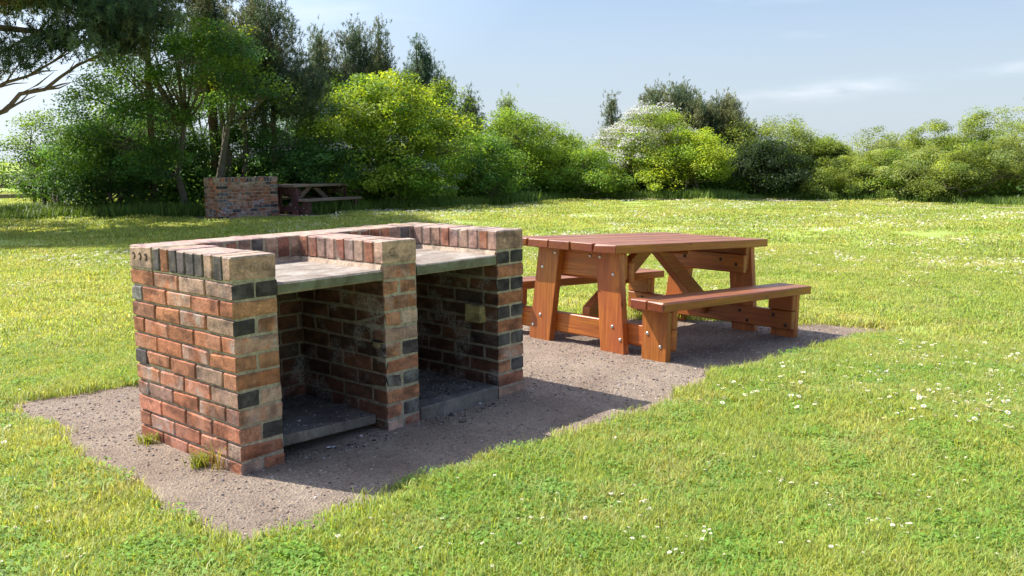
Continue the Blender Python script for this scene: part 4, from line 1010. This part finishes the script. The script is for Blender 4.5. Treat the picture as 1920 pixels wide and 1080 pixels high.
# pines
PG = 'pines standing above the other trees'
loc, a = place(-70, 19.8)
L_ = lob(a, (-.2, .2, 4.6, 1.7, 1.6, 1.0), (1.1, -.1, 4.5, 1.5, 1.2, .9), (2.4, -.1, 4.3, 1.2, 1., .6), (3.35, -.2, 3.9, .75, .7, .42), (.6, -.5, 3.2, 1.0, .9, .28), (1.5, -.3, 3.5, 1.1, .9, .4), (2.0, 0, 5.2, 1.5, 1.3, .8), (3.0, .3, 4.9, 1.2, 1.1, .7), (2.6, .4, 5.8, 1.2, 1.2, .6), (-1.6, 0, 5, 1.6, 1.6, 1.1), (.3, 0, 5.9, 1.8, 1.6, .9), (-1.2, 1.5, 5.5, 1.5, 1.5, 1.), (-2.6, .6, 4.4, 1.4, 1.4, .9), (1.9, -.4, 3.15, .85, .7, .33), (3.3, -.3, 3.85, .65, .6, .5), (2.7, -.4, 3.5, .7, .6, .3), (.9, -.4, 3.0, .7, .7, .3), (1, 1.5, 6.9, 2.3, 2.1, .9), (3.2, 1.2, 6.7, 2., 1.8, .8), (0, 0, 7.6, 2.3, 2, .8), (-2.2, 1, 7, 2.2, 2, 1), (4.3, .6, 6.2, 1.3, 1.2, .6), (2., -1.2, 6.6, 1.8, 1.5, .7), (0, 4, 5.1, 2., 1.6, .7), (2.6, 4, 5.1, 2., 1.6, .7), (-2.5, 4, 5., 2., 1.6, .7), (4.4, 3.5, 5.3, 1.4, 1.2, .7), (5.3, 2.6, 5.6, 1.1, 1.1, .6))
c, s = math.cos(-a), math.sin(-a)
def fr(u_, v_, z_): return (c*u_-s*v_, s*u_+c*v_, z_)
pn = pine('scots_pine', loc, L_, 10500, 50, 'big spreading pine whose dark boughs reach in from the left edge', 'tree', PG, pads=240, trunk=(fr(-1.2, 0, -.2), fr(-1.0, 0, 1.2), fr(-.5, 0, 2.4), fr(-.3, 0, 3.8), fr(-.2, 0, 5.2)), tr_r=.2, spread=.27, nneed=15, limb=34, nlen=.12, nw=.016)
mb = MB()
for P_, r_ in (([(-1., 0, 1.4), (.2, -.1, 1.9), (1.2, -.2, 2.5), (2.2, -.2, 3.1), (3.1, -.2, 3.6)], .06), ([(-.9, 0, 1.7), (.4, 0, 2.5), (1.3, 0, 2.9), (2.5, -.1, 3.9)], .05), ([(-.6, 0, 2.4), (.5, .1, 3.1), (1.6, 0, 3.8), (2.4, 0, 4.6)], .045), ([(-.4, 0, 3.2), (.6, 0, 4.2), (1.2, 0, 5)], .04)):
    r_j = random.Random(len(P_)+int(r_*1000)); Q = []
    for a_, b_ in zip(P_[:-1], P_[1:]):
        for t_ in (0, .34, .67): Q.append(tuple(a_[i]*(1-t_)+b_[i]*t_+(r_j.uniform(-.07, .07) if Q else 0) for i in range(3)))
    Q.append(P_[-1]); nq = len(Q)
    mb.tube([fr(*q) for q in Q], [r_*(1.15-.95*i/(nq-1)) for i in range(nq)], 7)
    for i in range(2, nq-1):
        for _ in range(2):
            q = Q[i]; e_ = (q[0]+r_j.uniform(.15, .6), q[1]+r_j.uniform(-.4, .4), q[2]+r_j.uniform(.1, .5)); m_ = tuple((q[k_]+e_[k_])/2+r_j.uniform(-.06, .06) for k_ in range(3))
            mb.tube([fr(*q), fr(*m_), fr(*e_)], [r_*.4, r_*.28, r_*.08], 5)
mb.build('bough', bark('bark_pine', (.2, .13, .1)), pn)
def apine(px0, px1, ytop, dist, base, label, seed, tuft=700, tints=None, conic=False, lean=0, **k):
    loc, a = place((px0+px1)/2, dist); wd_, ht = size(px0, px1, ytop, dist, loc[2]); rr_ = random.Random(seed); L = []
    b0 = base*ht; n = 6; ht *= 1.04
    for i in range(n):
        t = i/(n-1); z_ = b0+(ht-b0)*(.1+.78*t); w_ = wd_*.5*((1-.8*t) if conic else math.sqrt(max(.12, 1-(t*1.0)**2.4)))
        L.append((rr_.uniform(-.3, .3)*w_, rr_.uniform(-.3, .3)*w_+lean, z_, w_*.8, w_*.8, (ht-b0)/n*.8))
        if not conic: L.append((rr_.choice((-1, 1))*w_*.62, rr_.uniform(-.3, .3)*w_+lean, z_, w_*.42, w_*.42, (ht-b0)/n*.7))
    if k.pop('dome', False): LL = [((c_[0]-math.sin(-a)*lean, c_[1]+math.cos(-a)*lean, c_[2]), r3, 0, 1) for c_, r3, _, _ in auto_lobes(a, wd_*1.1, ht*1.03, b0, seed, 9)]
    else: LL = lob(a, *L)
    return pine('scots_pine', loc, LL, tuft, seed, label, 'tree', PG, pads=int(k.pop('pads', 60)*1.7), spread=.125, flat=1.5, nlen=.09, tints=tints or ((.065, .10, .055), (.09, .12, .055), (.14, .145, .06)), **k)
apine(185, 400, -150, 24.6, .56, 'dark leaning pine above the elder next to the left bough', 51, 2400, pads=90, lean=-2.9)
apine(345, 470, -25, 26, .45, 'pine with upright candle shoots behind the lime topped sycamore', 52, 1300)
apine(430, 610, 5, 24.6, .35, 'broad pine with a tall central spire breaking the skyline', 53, 1700, pads=80, dome=True)
apine(470, 530, -30, 25.6, .55, 'narrow pine spire at the very top of the view', 54, 450, conic=True, pads=30)
apine(576, 640, 86, 28.2, .4, 'slender pointed pine left of the rounded pine', 65, 600, conic=True, pads=34)
apine(690, 756, 72, 28.8, .4, 'pointed pine leader on the right shoulder of the rounded pine', 66, 600, conic=True, pads=34)
apine(385, 440, 8, 25.4, .5, 'pointed pine top between the candle pine and the leaning pine', 67, 600, conic=True, pads=34)
apine(560, 670, 95, 29, .3, 'olive tinged pine in the dip between the taller ones', 55, 1100, tints=((.13, .15, .06), (.18, .19, .075), (.09, .12, .055)))
apine(622, 755, 48, 28.5, .35, 'rounded pine with open branches above the lime sycamore', 56, 1500, pads=64, dome=True)
apine(752, 832, 98, 29, .4, 'small upright blue green pine right of the rounded pine', 57, 900, pads=42, tints=((.07, .12, .07), (.10, .14, .08)))
apine(800, 868, 152, 29.5, .4, 'low dark pine at the right foot of the upright blue green pine', 58, 500, pads=28)
apine(866, 912, 190, 29.5, .5, 'little dark pine tip between lime leaves and field maple', 59, 350, pads=20)
apine(930, 985, 203, 31, .5, 'pale green young pine poking above the field maple', 60, 380, pads=22, tints=((.22, .27, .08), (.18, .24, .08)))
apine(1112, 1180, 196, 33, .05, 'slim leaning dark pine at the right side of the sky gap', 61, 480, conic=True, pads=30)
apine(1150, 1365, 168, 33.5, .4, 'wide flat topped pine behind the white blossomed hawthorn', 62, 2600, pads=90, dome=True)
apine(1290, 1410, 195, 33, .35, 'olive brown pine sloping down behind the dark evergreen bush', 63, 1300, dome=True, tints=((.16, .17, .065), (.10, .13, .055), (.19, .19, .08)))

# long unmown grass under the trees
M_TALL = mat_leaf('tall_grass', .35)
def tall_patch(seed):
    rg_ = np.random.default_rng(seed); n = 130; x, y = rg_.uniform(-.5, .5, n), rg_.uniform(-.5, .5, n); hh = rg_.uniform(.12, .36, n); th = rg_.random(n)*6.28; ln = hh*rg_.uniform(.1, .6, n)
    lx, ly = np.cos(th)*ln, np.sin(th)*ln; wx, wy = -np.sin(th)*.011, np.cos(th)*.011; z = np.zeros(n)-.03
    V = np.stack([np.stack([x-wx, y-wy, z], -1), np.stack([x+wx, y+wy, z], -1), np.stack([x+lx*.4+wx*.9, y+ly*.4+wy*.9, hh*.6], -1), np.stack([x+lx*.4-wx*.9, y+ly*.4-wy*.9, hh*.6], -1), np.stack([x+lx+wx*.1, y+ly+wy*.1, hh], -1), np.stack([x+lx-wx*.1, y+ly-wy*.1, hh], -1)], 1).reshape(-1, 3)
    b = np.arange(n)[:, None]*6; F = np.concatenate([b+np.array([0, 1, 2, 3]), b+np.array([3, 2, 4, 5])], 1).reshape(-1, 4)
    k = rg_.uniform(.7, 1.3, n); T = np.repeat(np.stack([.17*k, .27*k, .05*k], -1), 2, axis=0)
    return np_mesh('tall_patch', V, F, M_TALL, T, link=False)
edge_px = [(-250, 22.5), (0, 22.6), (200, 22.8), (380, 23), (560, 23), (700, 23.3), (860, 24.5), (1000, 27), (1160, 29), (1350, 28.3), (1450, 29.5), (1600, 30.2), (1900, 29.9), (2150, 29.5)]
ex_, ed_ = zip(*edge_px); n = 2600; px = rg.uniform(-240, 2150, n); dd_ = np.interp(px, ex_, ed_)+rg.uniform(0, 1, n)**1.3*3.2-.25+.35*fbm2(px*.01, px*0, 40, 3, 1)
aa = YAW+np.arctan((px-960)/FPX); x = CAMP.x+dd_*np.sin(aa); y = CAMP.y+dd_*np.cos(aa)
k = (px < 1500) | (rg.random(n) < .45); x, y = x[k], y[k]; m = len(x)
tg = scatter('tall_grass', np.stack([x, y, lawn_h(x, y)], -1), np.stack([np.zeros(m), np.zeros(m), rg.random(m)*6.28], -1), rg.uniform(.55, 1.15, m)*(.8+.5*fbm2(x, y, 41, 2, .6)), [tall_patch(i) for i in range(4)])
tag(tg, 'long unmown dark green grass along the foot of the trees', 'grass', kind='stuff')

def under_patch(seed):
    rg_ = np.random.default_rng(seed); n = 420; P = rg_.normal(size=(n, 3))*np.array([.34, .34, .2]); P[:, 2] = np.abs(P[:, 2])*1.3+.03
    V, F = rot_leaves(rg_, P, np.array([0, 0, .8])+rg_.normal(size=(n, 3))*.7, .07*rg_.uniform(.6, 1.3, n)); k = rg_.uniform(.7, 1.3, (n, 1))
    return np_mesh('under_patch', V, F, M_LEAF, np.array(GREEN[seed % 3])*k, link=False)
n = 900; px = rg.uniform(-240, 2150, n); dd_ = np.interp(px, ex_, ed_)+1.3+rg.uniform(0, 1, n)*3.2; aa = YAW+np.arctan((px-960)/FPX)
x = CAMP.x+dd_*np.sin(aa); y = CAMP.y+dd_*np.cos(aa); k = (px > 330) | (rg.random(n) < .08); x, y, px = x[k], y[k], px[k]; m = len(x)
ug = scatter('undergrowth', np.stack([x, y, lawn_h(x, y)], -1), np.stack([np.zeros(m), np.zeros(m), rg.random(m)*6.28], -1), rg.uniform(.8, 1.9, m)*np.where(px < 330, .6, 1), [under_patch(i) for i in range(4)])
tag(ug, 'low shaded undergrowth of brambles and saplings below the tree crowns', 'undergrowth', kind='stuff')

# weathered rail fence glimpsed through the bushes at the far left
fn = empty('rail_fence', (0, 0, 0)); loc, a = place(10, 31); fn.location = loc; fn.rotation_euler = (0, 0, -a)
tag(fn, 'dark brown wooden rail fence glimpsed through the bushes at the far left', 'fence')
for k in range(3): mb = MB(); mb.box(-1.6+k*1.2, -1.48+k*1.2, -.05, .05, -.2, 1.05, (1, 1, 1), .01); mb.build('post', OLDZ, fn)
for z_ in (.28, .58, .88): mb = MB(); mb.box(-1.8, 1.1, -.085, -.052, z_-.06, z_+.06, (1, 1, 1), .008); mb.build('rail', OLDX, fn)
